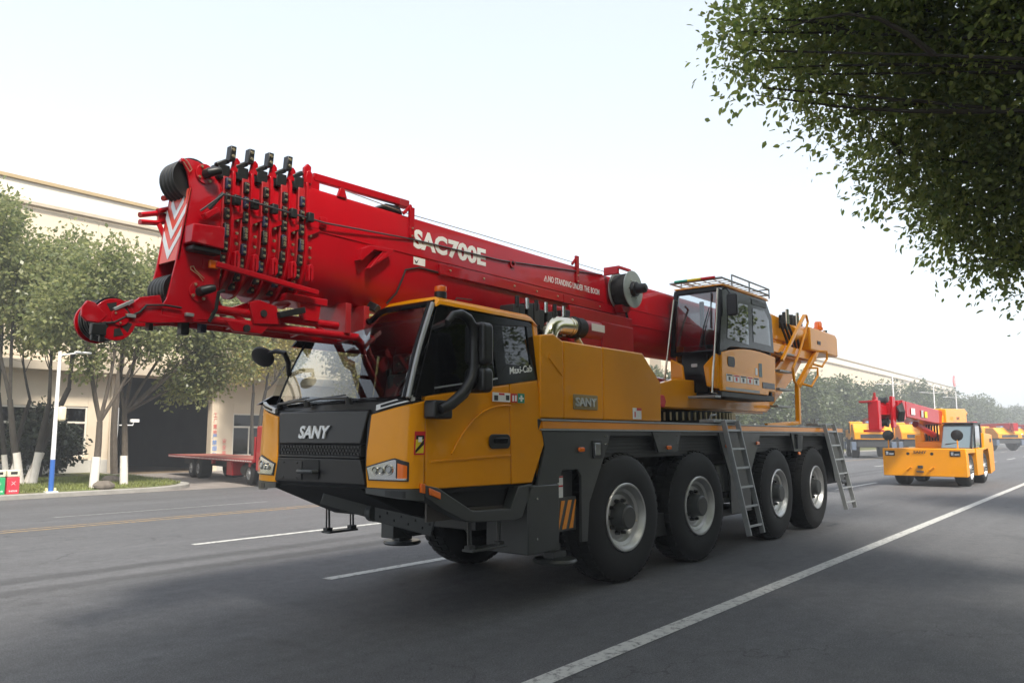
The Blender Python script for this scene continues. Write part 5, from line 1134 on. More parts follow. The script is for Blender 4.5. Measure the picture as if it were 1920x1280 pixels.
q = MB(); q.tube([S(px, py, HN-.02) for px, py in ((190, 606), (215, 604), (235, 594), (250, 590), (262, 585), (275, 572), (310, 572), (340, 577))], .008, 6); part(q, 'cable', RUB, nose, 0)
for px, py in ((245, 592), (355, 590)): q = MB(); p_ = S(px, py, HN-.02); q.box(p_[0]-.03, p_[0]+.03, p_[1]-.015, p_[1]+.015, p_[2]-.012, p_[2]+.012); part(q, 'connector', LADM, nose, .003)
for px, w_, h_ in ((280, .03, .05), (344, .06, .085), (379, .045, .07)):
    p_ = S(px, 606, 5.36); q = MB(); q.box(p_[0]-w_/2, p_[0]+w_/2, 5.33, 5.39, p_[2]-h_, p_[2]+.02); part(q, 'guide_block', NAVY if px > 370 else BLK, nose, .004)
# folded jib under the boom
jz1, jz2 = 2.44, 2.335
q = MB(); q.tube([(3.0, 5.25, jz1-.02), (4.25, 5.25, jz1-.02)], .034, 12); q.tube([(3.0, 5.25, jz2), (4.65, 5.25, jz2+.01)], .034, 12); q.tube([(2.95, 5.55, jz2), (4.65, 5.55, jz2)], .034, 12); jib = part(q, 'folded_jib', RED, crane, 0, 50); tag(jib, kind=None)
for x in (3.25, 3.62, 4.0): q = MB(); q.tube([(x, 5.25, jz1-.02), (x+.16, 5.25, jz2)], .02, 8); part(q, 'jib_brace', RED, jib, 0)
for x in (3.3, 3.9, 4.4): q = MB(); q.tube([(x, 5.25, jz2), (x+.1, 5.55, jz2)], .02, 8); part(q, 'jib_brace', RED, jib, 0)
q = MB(); q.prism([(3.42, 2.34), (3.38, 2.50), (3.46, 2.53), (3.62, 2.50), (3.66, 2.36)], 1, 5.20, 5.235); part(q, 'jib_plate', RED, jib, .006)
q = MB(); q.prism([(3.18, 2.35), (3.26, 2.27), (3.5, 2.27), (3.56, 2.33)], 1, 5.21, 5.24); part(q, 'jib_plate', RED, jib, .006)
for x, z in ((3.50, 2.43), (3.36, 2.30)): q = MB(); q.cyl((x, 5.205, z), (x, 5.19, z), .028, .028, 12); part(q, 'pin', DARK, jib, 0)
q = MB(); q.prism([(3.82, 2.60), (3.86, 2.42), (4.02, 2.42), (4.05, 2.60)], 1, 5.2, 5.24); q.box(3.7, 4.1, 5.19, 5.5, 2.56, 2.62); part(q, 'jib_hanger', RED, jib, .006)
q = MB(); q.bar((3.62, 5.18, 2.43), (3.86, 5.18, 2.50), .04, .05); part(q, 'locking_bar', BLK, jib, .006)
q = MB(); q.bar((3.05, 5.3, 2.62), (3.2, 5.3, 2.42), .05, .05); q.bar((3.2, 5.3, 2.40), (3.5, 5.3, 2.52), .05, .05); part(q, 'jib_strut', RED, jib, .006)
q = MB(); q.box(4.3, 4.36, 5.2, 5.6, 2.36, 2.62); q.box(4.5, 4.56, 5.2, 5.6, 2.36, 2.62); part(q, 'jib_mount', REDF, jib, .004); 

# ================================================================ OPERATOR CAB
OX0, OX1, OY0, OY1 = 9.95, 11.97, 4.335, 5.06
op = part(MB().box(OX0+.06, OX1-.02, OY0+.02, OY1-.02, 2.02, 2.10), 'operator_cab', DGREY, crane, .01)
q = MB(); pts = [(OX0+.03, 2.10), (OX1-.30, 2.10), (OX1-.28, 2.16), (OX1, 2.16), (OX1+.02, 2.70)]+[(OX1+.02-(OX1-OX0-.02)*k/10, 2.70+.085*math.sin(math.pi*(.32+.68*(1-k/10)))*1.0-.16*(k/10)**2) for k in range(0, 11)]
q.prism(pts, 1, OY0, OY0+.05); od = part(q, 'cab_door', YEL, op, .015, seg=3)
q = MB(); q.prism(rrect(10.18, 10.42, 2.44, 2.58, .045), 1, OY0-.008, OY0-.001); part(q, 'door_handle', BLK, od, .01)
q = MB(); q.box(11.42, 11.92, OY0-.006, OY0+.002, 2.20, 2.29); part(q, 'air_vent', BLKG, od, .004)
q = MB(); q.box(10.1, 11.3, OY0-.003, OY0+.0, 2.115, 2.155); part(q, 'kick_strip', LADM, od, 0)
for k in range(5):
    q = MB(); q.box(10.12+.24*k, 10.33+.24*k, OY0-.005, OY0-.002, 2.235, 2.335); lb = part(q, 'warning_label', WHITE, od, 0)
    q = MB(); q.box(10.14+.24*k, 10.31+.24*k, OY0-.0075, OY0-.0055, 2.312, 2.330); q.box(10.19+.24*k, 10.25+.24*k, OY0-.0075, OY0-.0055, 2.25, 2.30); part(q, 'label_print', WRED if k % 2 else DGREY, lb, 0)
q = MB(); q.box(11.30, 11.42, OY0-.005, OY0-.002, 2.36, 2.56); part(q, 'data_plate', mat('plate_blue_grey', (.14, .2, .22), .5), od, 0)
q = MB(); q.box(11.16, 11.24, OY0-.005, OY0-.002, 2.38, 2.48); part(q, 'warning_label', WHITE, od, 0)
# front lower: black centre, yellow cheeks
q = MB(); q.prism([(OX0+.0, 2.08), (OX0-.015, 2.62), (OX0+.05, 2.62), (OX0+.05, 2.08)], 1, OY0+.18, OY1-.16); of = part(q, 'front_panel', BLKG, op, .01)
q = MB(); q.prism(rrect(4.66, 4.75, 2.43, 2.475, .012), 0, OX0-.022, OX0-.012); part(q, 'emblem', SILV, of, .003)
q = MB(); q.prism([(OY0+.03, 2.12), (OY0+.20, 2.16), (OY0+.24, 2.44), (OY0+.07, 2.60), (OY0+.03, 2.60)], 0, OX0-.03, OX0+.05); part(q, 'front_cheek', YEL, op, .02, seg=3)
q = MB(); q.prism([(OY1, 2.08), (OY1-.22, 2.16), (OY1-.19, 2.46), (OY1-.0, 2.56)], 0, OX0-.03, OX0+.05); part(q, 'front_cheek', YEL, op, .02, seg=3)
# frame and glass
def fx(z): return OX0+.01+(z-2.6)*.17
q = MB()
for y in (OY0+.035, OY1-.03): q.bar((fx(2.58), y, 2.58), (fx(3.50), y, 3.50), .07, .07)
q.bar((fx(3.50), OY0, 3.50), (fx(3.50), OY1, 3.50), .07, .07); q.bar((fx(2.62), OY0, 2.62), (fx(2.62), OY1, 2.62), .06, .06)
fr_ = part(q, 'cab_frame', BLKG, op, .015)
q = MB(); q.prism([(fx(2.60), 2.60), (fx(3.53), 3.53), (11.72, 3.55), (11.95, 3.30), (11.99, 2.76), (11.2, 2.76), (10.35, 2.72)], 1, OY0+.012, OY0+.04)
sd0 = part(q, 'side_frame', BLKG, op, .008)
q = MB(); q.prism([(10.22, 2.83), (10.30, 3.36), (10.98, 3.38), (10.98, 2.80)], 1, OY0+.006, OY0+.0115); part(q, 'door_window', GLASSS, op, 0)
q = MB(); q.prism([(11.16, 2.86), (11.16, 3.36), (11.64, 3.38), (11.80, 3.26), (11.85, 2.86)], 1, OY0+.006, OY0+.0115); part(q, 'side_window', GLASSS, op, 0)
q = MB(); q.box(11.14, 11.70, OY0+.004, OY0+.011, 3.42, 3.50); part(q, 'upper_vent', DGREY, op, .004)
gl = MB(); gl.loft([[(fx(2.64)-.012, OY0+.06, 2.64), (fx(2.64)-.012, OY1-.05, 2.64)], [(fx(3.05)-.03, OY0+.06, 3.05), (fx(3.05)-.03, OY1-.05, 3.05)], [(fx(3.49)-.012, OY0+.06, 3.49), (fx(3.49)-.012, OY1-.05, 3.49)]], 0, False, False); og = part(gl, 'windscreen', GLASSO, op, 0, 60)
q = MB(); q.prism([(fx(3.52)-.03, 3.545), (fx(3.52)-.02, 3.565), (10.3, 3.585), (11.7, 3.585), (11.82, 3.565), (11.82, 3.552)], 1, OY0+.0, OY1); part(q, 'cab_roof', YEL, op, .012)
part(MB().box(11.90, 11.96, OY0+.05, OY1-.03, 2.1, 3.3), 'cab_rear_wall', DGREY, op, .01); part(MB().box(10.1, 11.9, OY1-.03, OY1, 2.1, 2.75), 'far_side_wall', YEL, op, .01)
q = MB(); q.bar((10.95, OY1-.02, 2.7), (10.95, OY1-.02, 3.5), .06, .05); q.bar((11.9, OY1-.02, 2.7), (11.8, OY1-.02, 3.5), .06, .05); part(q, 'far_pillar', BLKG, op, .008)
q = MB(); q.box(10.9, 11.4, 4.48, 4.92, 2.45, 2.58); q.prism([(11.3, 2.5), (11.42, 3.15), (11.53, 3.15), (11.48, 2.5)], 1, 4.5, 4.9); part(q, 'operator_seat', SEATM, op, .04)
q = MB(); q.box(10.15, 10.4, 4.42, 4.98, 2.5, 2.75); part(q, 'console', BLK, op, .03)
q = MB(); a = Vector((fx(2.7)-.04, 4.62, 2.70)); q.tube([a, (fx(3.0)-.06, 4.56, 3.0), (fx(3.25)-.05, 4.50, 3.25)], [.012, .010, .006], 6); wp = part(q, 'wiper', BLK, op, 0)
q = MB(); q.tube([(fx(2.95)-.045, 4.47, 2.95), (fx(3.45)-.035, 4.49, 3.45)], .010, 6); part(q, 'wiper_blade', BLK, wp, 0)
q = MB(); q.prism(rrect(4.15, 4.30, 3.12, 3.42, .03), 0, 10.12, 10.18); om = part(q, 'mirror', BLK, op, .015)
q = MB(); q.prism(rrect(4.165, 4.285, 3.14, 3.40, .02), 0, 10.181, 10.185); part(q, 'mirror_glass', MIRR, om, 0)
q = MB(); q.tube([(10.15, 4.25, 3.42), (10.16, 4.3, 3.5), (10.2, OY0+.02, 3.52)], .012, 6); part(q, 'mirror_arm', BLK, om, 0)
for px, pts in ((0, ((1263, 562), (1246, 712))), (1, ((1346, 540), (1335, 736)))):
    (a, b), (c_, d_) = pts
    X_ = 9.80 if px else 9.84
    pa = on(a, b, 0, X_); pb = on(c_, d_, 0, X_); q = MB(); q.tube([(pa[0]+.1, pa[1], pa[2]+.0), pa, pb, (pb[0]+.15, pb[1], pb[2])], .016, 8); part(q, 'grab_rail', STEEL, op, 0)
q = MB(); q.box(OX0-.20, OX0-.02, OY0+.0, OY1, 2.0, 2.03); part(q, 'front_step', LADM, op, .005)
# roof guard rack
rk = MB(); zr0, zr1 = 3.635, 3.725
xa, xb, ya, yb = 10.02, 11.78, OY0-.02, OY1+.02
rk.tube([(xa, ya, zr0), (xb, ya, zr0), (xb, yb, zr0), (xa, yb, zr0), (xa, ya, zr0)], .014, 7)
rk.tube([(xa+.35, ya, zr1), (xb, ya, zr1), (xb, yb, zr1), (xa+.35, yb, zr1)], .013, 7); rack = part(rk, 'roof_rack', LADM, op, 0)
for k in range(12):
    x = xa+(xb-xa)*(k+.5)/12; q = MB(); q.tube([(x, ya, zr0), (x, yb, zr0)], .007, 5); part(q, 'rack_bar', LADM, rack, 0)
for k in range(4):
    y = ya+(yb-ya)*(k+1)/5; q = MB(); q.tube([(xa, y, zr0), (xb, y, zr0)], .007, 5); part(q, 'rack_bar', LADM, rack, 0)
for x, y in ((xa+.35, ya), (xb, ya), (xb, yb), (xa+.35, yb), (11.0, ya)):
    q = MB(); q.tube([(x, y, 3.58), (x, y, zr1)], .012, 6); part(q, 'rack_post', LADM, rack, 0)
for k, m_ in enumerate((WGRN, WYEL, WRED)):
    y1_ = yb-.08-.2*k; q = MB(); q.tube([(xa-.02, y1_, zr0+.012), (xa-.02, y1_-.2, zr0+.012)], .018, 8); part(q, 'load_lamp', m_, rack, 0)

# ================================================================ OTHER VEHICLES
def simple_wheel(parent, x, y, r, w, side, tyre=RUB, rim=ALU, rr=.52):
    q = MB(); q.lathe([(0, -.02), (r*rr*.45, -.02), (r*rr*.5, .04), (r*rr*.9, .05), (r*rr, .0), (r*rr, .1)], (0, 0, 0), 1, 24, 0, -side); o = q.build('wheel', rim, parent, 0); o.location = (x, y, r)
    q = MB(); q.lathe([(r*rr, .04), (r*rr*1.05, .0), (r*.85, .0), (r*.96, .04), (r, .1), (r, w-.1), (r*.96, w-.04), (r*.85, w), (r*.5, w), (0, w)], (0, 0, 0), 1, 32, 0, -side); q.build('tyre', tyre, o, 0, 40)
    for k in range(6): a = k*math.pi/3; n_ = MB(); n_.cyl((r*rr*.32*math.cos(a), side*.02, r*rr*.32*math.sin(a)), (r*rr*.32*math.cos(a), side*.05, r*rr*.32*math.sin(a)), .022, .02, 6); n_.build('wheel_nut', DGREY, o, 0)
    return o
# ---- carry-deck crane (x rearward, origin at front centre)
CD = (26.5, 5.205, 0.)
cd = empty('carry_deck_crane', CD, R(-1.5), 'small yellow carry-deck crane with red boom driving behind the big crane', 'crane')
def cp(mb, name, m, parent=cd, bevel=.012, smooth=35): return mb.build(name, m, parent, bevel, smooth)
q = MB(); q.box(0, .35, -1.14, 1.14, .30, 1.13); q.box(.35, 5.0, -.62, .62, .42, 1.0); q.box(.35, 5.0, .62, 1.12, .95, 1.12); q.box(.35, 1.7, -1.12, -.62, .98, 1.12)
bd = cp(q, 'body', YEL, bevel=.02)
q = MB(); q.prism([(.0, 1.02), (.30, 1.02), (.36, .88), (.38, .32), (.0, .30)], 1, -1.145, -1.10); cp(q, 'fender', YEL, bd)
q = MB(); q.prism([(1.55, 1.12), (1.62, .30), (2.55, .30), (2.62, .9), (2.72, 1.05), (3.55, 1.10), (3.72, .9), (3.85, .28), (4.6, .36), (4.55, 1.15), (4.35, 1.55), (3.0, 1.60), (2.9, 1.12)], 1, -1.145, -.95); sb = cp(q, 'side_body', YEL, bd)
q = MB(); q.box(3.0, 4.5, -1.0, .9, 1.0, 1.55); cp(q, 'engine_cover', YEL, bd, .04)
q = MB(); q.box(3.9, 4.2, -1.152, -1.146, 1.30, 1.42); cp(q, 'badge', BLK, sb, 0)
lettering('emblem_letters', 'SANY', BLK, (CD[0]-.014, CD[1]+.26, .98), (0, -1, 0), (0, 0, 1), .36, bd, CD, .004, .03, 0, .075)
for y in (.42, -.24):
    q = MB(); q.cyl((-.004, y, .97), (.01, y, .97), .045, .045, 14); cp(q, 'bolt_hole', BLK, bd, 0)
for y in (.40, -.22):
    q = MB(); q.tube([(0, y-.05, .55), (-.05, y-.05, .58), (-.06, y+.05, .5), (0, y+.05, .46)], .02, 6); cp(q, 'tow_hook', YEL, bd, 0)
q = MB(); q.box(-.05, 0, .02, .16, .54, .62); q.box(-.06, 0, .0, .2, .42, .46); cp(q, 'winch_fairlead', DGREY, bd, .01)
for y in (.93, -.86):
    q = MB(); q.box(-.012, .0, y-.14, y+.14, .90, 1.06); h_ = cp(q, 'headlight', BLK, bd, .006)
    q = MB(); q.box(-.018, -.0125, y-.11, y+.02, .93, .98); cp(q, 'lens', LENS, h_, 0); q = MB(); q.box(-.018, -.0125, y+.04, y+.11, .93, 1.03); cp(q, 'lens', LENS, h_, 0)
for x in (.95, 3.18):
    simple_wheel(cd, x, -1.09, .50, .40, -1, rr=.6); simple_wheel(cd, x, .98, .50, .40, 1, rr=.6)
q = MB(); q.prism([(1.05, 1.13), (1.58, 1.86), (2.55, 1.88), (2.6, 1.13)], 1, -1.10, -.28); cbx = cp(q, 'cab', mat('cab_glass_blue', (.12, .17, .20), .12, 0, .5), bevel=.02)
for a, b in (((1.05, 1.13), (1.58, 1.88)), ((1.58, 1.87), (2.6, 1.89)), ((1.62, 1.13), (1.66, 1.87)), ((2.58, 1.13), (2.58, 1.89))):
    q = MB(); q.bar((a[0], -1.105, a[1]), (b[0], -1.105, b[1]), .05, .07); cp(q, 'cab_pillar', BLK, cbx, .008)
q = MB(); q.prism([(1.70, 1.22), (1.74, 1.80), (2.5, 1.82), (2.5, 1.22)], 1, -1.112, -1.104); cp(q, 'door_window', GLASSO, cbx, 0)
q = MB(); q.box(1.5, 2.62, -1.13, -.25, 1.87, 1.92); cp(q, 'cab_roof', DGREY, cbx, .02)
q = MB(); q.tube([(1.12, -.4, 1.25), (1.2, -.85, 1.3)], .015, 5); cp(q, 'wiper', BLK, cbx, 0)
for y in (.98, -.92):
    q = MB(); q.tube([(.1, y, 1.12), (.1, y, 1.42)], .018, 6); st_ = cp(q, 'mirror_stalk', YEL, cd, 0)
    q = MB(); q.lathe([(0, -.03), (.13, -.02), (.165, 0), (.15, .02), (0, .025)], (.1, y, 1.52), 0, 20); cp(q, 'round_mirror', BLK, st_, 0)
q = MB(); q.prism([(1.9, 1.12), (1.8, 1.9), (2.0, 2.25), (2.6, 2.3), (3.0, 1.12)], 1, -.22, -.10); q.prism([(1.9, 1.12), (1.8, 1.9), (2.0, 2.25), (2.6, 2.3), (3.0, 1.12)], 1, .34, .46); q.box(1.8, 3.1, -.35, .55, 1.12, 1.32); tw = cp(q, 'turret', YEL, bevel=.015)
for k in range(5): q = MB(); q.tube([(1.85, -.05+.08*k, 1.35), (1.8, -.05+.08*k, 1.7), (1.95, -.02+.07*k, 2.0)], .03, 6); cp(q, 'hose', RUB, tw, 0)
q = MB(); q.prism([(1.95, 1.85), (1.95, 2.36), (5.0, 2.44), (5.2, 2.36), (5.2, 1.84), (3.2, 1.75)], 1, -.30, -.14); bh = cp(q, 'boom_housing', YEL, bevel=.02)
q = MB(); q.box(2.2, 5.1, -.14, .42, 1.86, 2.38); cp(q, 'winch_cover', YEL, bh, .02)
q = MB(); q.cyl((5.1, -.2, 2.3), (5.45, -.2, 2.3), .09, .09, 12); cp(q, 'exhaust', YEL, bh, 0)
lettering('emblem_letters', 'SANY', BLK, (CD[0]+3.0, CD[1]-.392, 2.02), (1, 0, 0), (0, 0, 1), .5, bh, CD, .003, .03, 0, .11)
q = MB(); q.loft([[(-2.35, -.17, 2.02), (-2.35, .33, 2.02), (-2.35, .33, 2.46), (-2.35, -.17, 2.46)], [(2.6, -.2, 1.83), (2.6, .36, 1.83), (2.6, .36, 2.27), (2.6, -.2, 2.27)]]); cb = cp(q, 'boom', RED, bevel=.02)
q = MB(); q.loft([[(-2.9, -.21, 1.95), (-2.9, .37, 1.95), (-2.9, .37, 2.47), (-2.9, -.21, 2.47)], [(-2.6, -.21, 1.94), (-2.6, .37, 1.94), (-2.6, .37, 2.46), (-2.6, -.21, 2.46)]]); cp(q, 'boom_collar', RED, cb)
for x in (-3.0, -3.2): q = MB(); q.box(x-.06, x+.0, -.19, .35, 1.98, 2.44); cp(q, 'boom_collar', RED, cb, .01)
q = MB(); q.box(-3.75, -3.2, -.1, .26, 2.05, 2.38); cp(q, 'inner_boom', RED, cb)
q = MB(); q.box(-3.75, -3.45, -.17, -.10, 1.72, 2.55); q.box(-3.75, -3.45, .26, .33, 1.72, 2.55); ch = cp(q, 'sheave_head', RED, cb)
for z in (1.86, 2.42): q = MB(); q.lathe([(0, -.1), (.13, -.1), (.1, 0), (.13, .1), (0, .1)], (-3.65, .08, z), 1, 20); cp(q, 'sheave', BLK, ch, 0)
q = MB(); q.box(-4.35, -3.75, -.02, .2, 2.05, 2.3); cp(q, 'jib_arm', RED, cb); q = MB(); q.box(-4.60, -4.34, -.04, .22, 1.66, 2.42); jh = cp(q, 'jib_head', RED, cb, .02)
q = MB(); q.box(-4.64, -4.3, .1, .42, 2.36, 2.41); q.box(-4.64, -4.3, -.08, .34, 1.60, 1.66); q.cyl((-4.55, .05, 2.45), (-4.55, .05, 2.62), .04, .03, 8); cp(q, 'jib_pin_plate', REDF, jh, .004)
for k in range(7): q = MB(); q.tube([(-2.95-.08*k, -.2, 2.4-.02*k), (-3.0-.08*k, -.27, 2.15), (-2.9-.08*k, -.2, 1.9)], .028, 6); cp(q, 'hose', RUB, cb, 0)
q = MB(); q.box(-1.9, -1.5, -.196, -.19, 2.1, 2.28); cp(q, 'label', WHITE, cb, 0); q = MB(); q.box(-.8, -.55, -.204, -.196, 2.05, 2.25); cp(q, 'label', mat('label_grey', (.4, .42, .42), .5), cb, 0); q = MB(); q.box(-.4, -.1, -.208, -.2, 2.04, 2.22); cp(q, 'label', WYEL, cb, 0)
q = MB(); q.cyl((-.5, .05, 1.85), (2.0, .05, 1.5), .09, .09, 12); cp(q, 'lift_cylinder', REDF, cb, 0)

# ---- row of parked rough-terrain cranes far behind
def parked(label):
    e = empty('parked_crane', (0, 0, 0), 0, label, 'crane', 'yellow cranes parked in the far yard')
    q = MB(); q.box(-3.4, 3.4, -1.05, 1.05, .75, 1.25); b = q.build('chassis', DGREY, e, .03)
    for x in (-2.9, 2.7):
        for y in (-.4, .4): q = MB(); q.box(x-.6, x+.6, y*3.1-.15, y*3.1+.15, .55, 1.1); q.build('outrigger_box', mat('blue_grey_steel', (.10, .13, .18), .5), b, .02)
    q = MB(); q.prism([(-3.5, 1.25), (-3.5, 1.75), (-2.6, 2.35), (-1.2, 2.35), (-.9, 1.25)], 1, -1.2, 1.2); h = q.build('hood', YEL, e, .05)
    q = MB(); q.box(-3.515, -3.501, -.8, .8, 1.35, 1.62); q.build('grille', DGREY, h, 0); q = MB(); q.box(-2.4, -1.6, -.3, .3, 2.36, 2.5); q.build('air_filter', mat('lamp_blue', (.2, .35, .6), .4), h, .03)
    q = MB(); q.box(.3, 3.4, -1.2, 1.2, 1.25, 1.95); q.build('rear_deck', YEL, e, .05)
    q = MB(); q.prism([(-.7, 1.3), (-.5, 2.5), (.8, 2.55), (1.0, 1.3)], 1, .35, 1.2); c_ = q.build('cab', YEL, e, .05)
    q = MB(); q.prism([(-.5, 1.7), (-.4, 2.4), (.7, 2.42), (.8, 1.7)], 1, 1.2, 1.21); q.build('cab_window', PANE, c_, 0)
    q = MB(); q.box(-3.4, 3.6, -.75, -.05, 2.15, 2.8); bo = q.build('boom', RED, e, .05); q = MB(); q.box(-3.9, -3.4, -.65, -.15, 2.0, 2.8); q.build('boom_head', RED, bo, .04)
    for x in (-2.0, 2.0):
        for s_ in (-1, 1): simple_wheel(e, x, s_*1.3, .72, .5, s_)
    return e
pk = parked('yellow parked crane nearest the big crane, spare boom behind it')
PK = [((60.5, 15.4), 170, None), ((66.5, 13.9), 172, 'second yellow parked crane, its white rim left of the carry-deck crane'), ((74, 14.2), 190, 'yellow parked crane half hidden behind the carry-deck crane boom'), ((86, 14.6), 188, 'yellow parked crane showing past the carry-deck crane cab'),
      ((98, 12.6), 186, 'parked crane right of the carry-deck crane with pale rims'), ((110, 12.2), 185, 'rightmost but one of the hazy parked cranes'), ((122, 11.0), 185, 'hazy parked crane at the right picture edge')]
for i, (p_, a_, l_) in enumerate(PK):
    o = pk if i == 0 else copy_tree(pk); o.location = (*p_, 0); o.rotation_euler = (0, 0, R(a_-180+30))
    if l_: o['label'] = l_

# ---- red flatbed lorry leaving the gateway
hd = Vector((-.24, -.97, 0)).normalized(); ang = math.atan2(hd.y, hd.x)
fbp = Vector((15.1, 25.6, 0))
fb = empty('flatbed_lorry', (0, 0, 0), 0, 'red flatbed lorry with empty bed standing before the gateway', 'lorry')
def fp(mb, name, m, parent=fb, bevel=.012): return mb.build(name, m, parent, bevel)
q = MB(); q.box(-9.6, 3.9, -1.2, 1.2, 1.02, 1.12); bed = fp(q, 'bed', mat('bed_planks', (.22, .07, .05), .7, var=.2))
for y in (-1.215, 1.215): q = MB(); q.box(-9.6, 3.9, y-.012, y+.012, .98, 1.13); fp(q, 'bed_rail', REDF, bed)
for k in range(60):
    q = MB(); q.box(-9.5+.222*k, -9.39+.222*k, -1.232, -1.228, 1.02, 1.07); fp(q, 'reflector', WHITE, bed, 0)
q = MB(); q.box(-9.3, 5.4, -.42, .42, .62, .98); fr2 = fp(q, 'frame', DGREY)
for x, w_ in ((-1.9, .10), (.85, .10), (3.3, .12)): q = MB(); q.box(x, x+w_*2, -1.2, -1.05, .80, 1.0); fp(q, 'bed_post', REDF, bed)
q = MB(); q.box(.35, 1.15, -1.18, -.6, .35, .95); fp(q, 'tool_box', REDF, fr2); q = MB(); q.cyl((2.0, -.85, .62), (2.7, -.85, .62), .26, .26, 18); fp(q, 'fuel_tank', DGREY, fr2)
q = MB(); q.box(3.86, 3.98, -1.2, 1.2, 1.0, 2.1); fp(q, 'headboard', REDF, bed)
q = MB(); q.prism([(4.15, .65), (4.15, 2.55), (5.5, 2.6), (5.95, 1.8), (6.0, .65)], 1, -1.2, 1.2); cbn = fp(q, 'cab', mat('lorry_red', (.58, .018, .022), .35, coat=.4), fb, .06)
q = MB(); q.prism([(4.75, 1.65), (4.8, 2.35), (5.45, 2.36), (5.75, 1.65)], 1, -1.21, -1.2); fp(q, 'cab_window', PANE, cbn, 0); q = MB(); q.box(4.2, 5.7, -1.0, 1.0, 2.6, 2.9); fp(q, 'wind_deflector', MATS['lorry_red'], cbn, .1)
for x in (-5.3, -4.1, 3.3, 5.1):
    for s_ in (-1, 1): simple_wheel(fb, x, s_*1.18, .50, .32 if x > 2 else .6, s_, rr=.5, rim=mat('lorry_rim', (.30, .30, .30), .5, .3))
fb.scale = (.70,)*3; fb.rotation_euler = (0, 0, ang); c0 = Vector((math.cos(ang), math.sin(ang), 0)); n0 = Vector((-math.sin(ang), math.cos(ang), 0))
# visible (camera) side is -Y in local space; put its wheels where they touch the drive
fb.location = Vector((15.25, 26.0, .004))+c0*2.35+n0*.84

# ================================================================ STREET FURNITURE
PWHITE = mat('pole_white', (.68, .68, .68), .4); PBLUE = mat('pole_blue', (.03, .11, .36), .4)
lp = empty('lamp_post', (8.47, 21.3, .12), 0, 'white lamp post with blue lower band beside the kerb', 'lamp post')
q = MB(); q.tube([(0, 0, .80), (0, 0, 3.5)], [.055, .04], 14); q.build('pole', PWHITE, lp, 0)
q = MB(); q.tube([(0, 0, 0), (0, 0, .80)], [.062, .057], 14); q.build('pole_band', PBLUE, lp, 0)
q = MB(); q.lathe([(0, .02), (.16, .02), (.18, 0)], (0, 0, 0), 2, 16); q.build('base_plate', PWHITE, lp, 0)
for k in range(4): a = k*math.pi/2+.5; q = MB(); q.cyl((.13*math.cos(a), .13*math.sin(a), .02), (.13*math.cos(a), .13*math.sin(a), .10), .022, .022, 8); q.build('anchor_bolt', mat('bolt_cap_yellow', (.7, .6, .3), .5), lp, 0)
q = MB(); q.box(.04, .22, -.10, .05, 1.75, 2.12); q.build('control_box', mat('box_cream', (.72, .62, .42), .5), lp, .05)
q = MB(); q.tube([(0, 0, 3.4), (.25, 0, 3.46), (.5, 0, 3.5)], .02, 6); ar = q.build('arm', PWHITE, lp, 0); q = MB(); q.box(.35, .75, -.08, .08, 3.48, 3.54); q.build('lamp_head', PWHITE, ar, .03)
def bin_(x, y, c, label, mark):
    b = empty('waste_bin', (x, y, .12), 0, label, 'bin', 'sorting bins on the verge'); b.scale = (.72,)*3
    q = MB(); q.box(-.19, .19, -.2, .2, 0, .56); bo = q.build('bin_body', mat('bin_'+label[:5], c, .5, var=.05), b, .02); q = MB(); q.box(-.195, .195, -.205, .205, .565, .80); hd_ = q.build('bin_hood', mat('bin_hood', (.58, .55, .42), .5), b, .03)
    q = MB(); q.box(-.1, .1, -.215, -.206, .66, .74); q.build('bin_slot', DARK, hd_, 0)
    if mark == 'X':
        for s_ in (-1, 1):
            q = MB(); q.bar((-.06, -.203, .36-.06*s_), (.06, -.203, .36+.06*s_), .006, .018, 0, (0, 1, 0)); q.build('bin_symbol', WHITE, bo, 0)
        lettering('bin_lettering', '有害垃圾', WHITE, (x-.13, y-.2005, .20), (1, 0, 0), (0, 0, 1), .26, bo, (x, y, .12), .003, 0, 0, .06)
    else:
        for k in range(3):
            a = k*2.094+.5; q = MB(); q.bar((.06*math.cos(a), -.203, .36+.06*math.sin(a)), (.06*math.cos(a+1.5), -.203, .36+.06*math.sin(a+1.5)), .006, .02, 0, (0, 1, 0)); q.build('bin_symbol', WHITE, bo, 0)
        lettering('bin_lettering', '可回收物', WHITE, (x-.13, y-.2005, .20), (1, 0, 0), (0, 0, 1), .26, bo, (x, y, .12), .003, 0, 0, .06)
bin_(S(19, 930, 21.35)[0], 21.35, (.50, .03, .05), 'red sorting bin with white cross, right of the green one', 'X'); bin_(S(19, 930, 21.35)[0]-.31, 21.35, (.02, .30, .11), 'green sorting bin at the left picture edge', 'R')
def stone(x, y, s, lab):
    q = MB(); n = 10; rings = []
    for j in range(5):
        t = j/4; rr = s*(.3+1.0*math.sin(math.pi*(.25+.6*t))); rings.append([(rr*math.cos(2*math.pi*k/n)*(1+.18*math.sin(k*2.3+j)), rr*.7*math.sin(2*math.pi*k/n)*(1+.15*math.cos(k*1.7)), s*1.1*t) for k in range(n)])
    q.loft(rings); o = q.build('boulder', mat('boulder_stone', (.13, .11, .09), .9, var=.3, vscale=5, bump=.4), None, 0, 25); o.location = (x, y, .12); tag(o, lab, 'rock', 'boulders on the verge')
p_ = G(194, 917, .12); stone(p_[0], p_[1], .2, 'large grey boulder right behind the forked tree'); p_ = G(208, 905, .12); stone(p_[0], p_[1], .2, 'smaller boulder further back near the gate pillar')
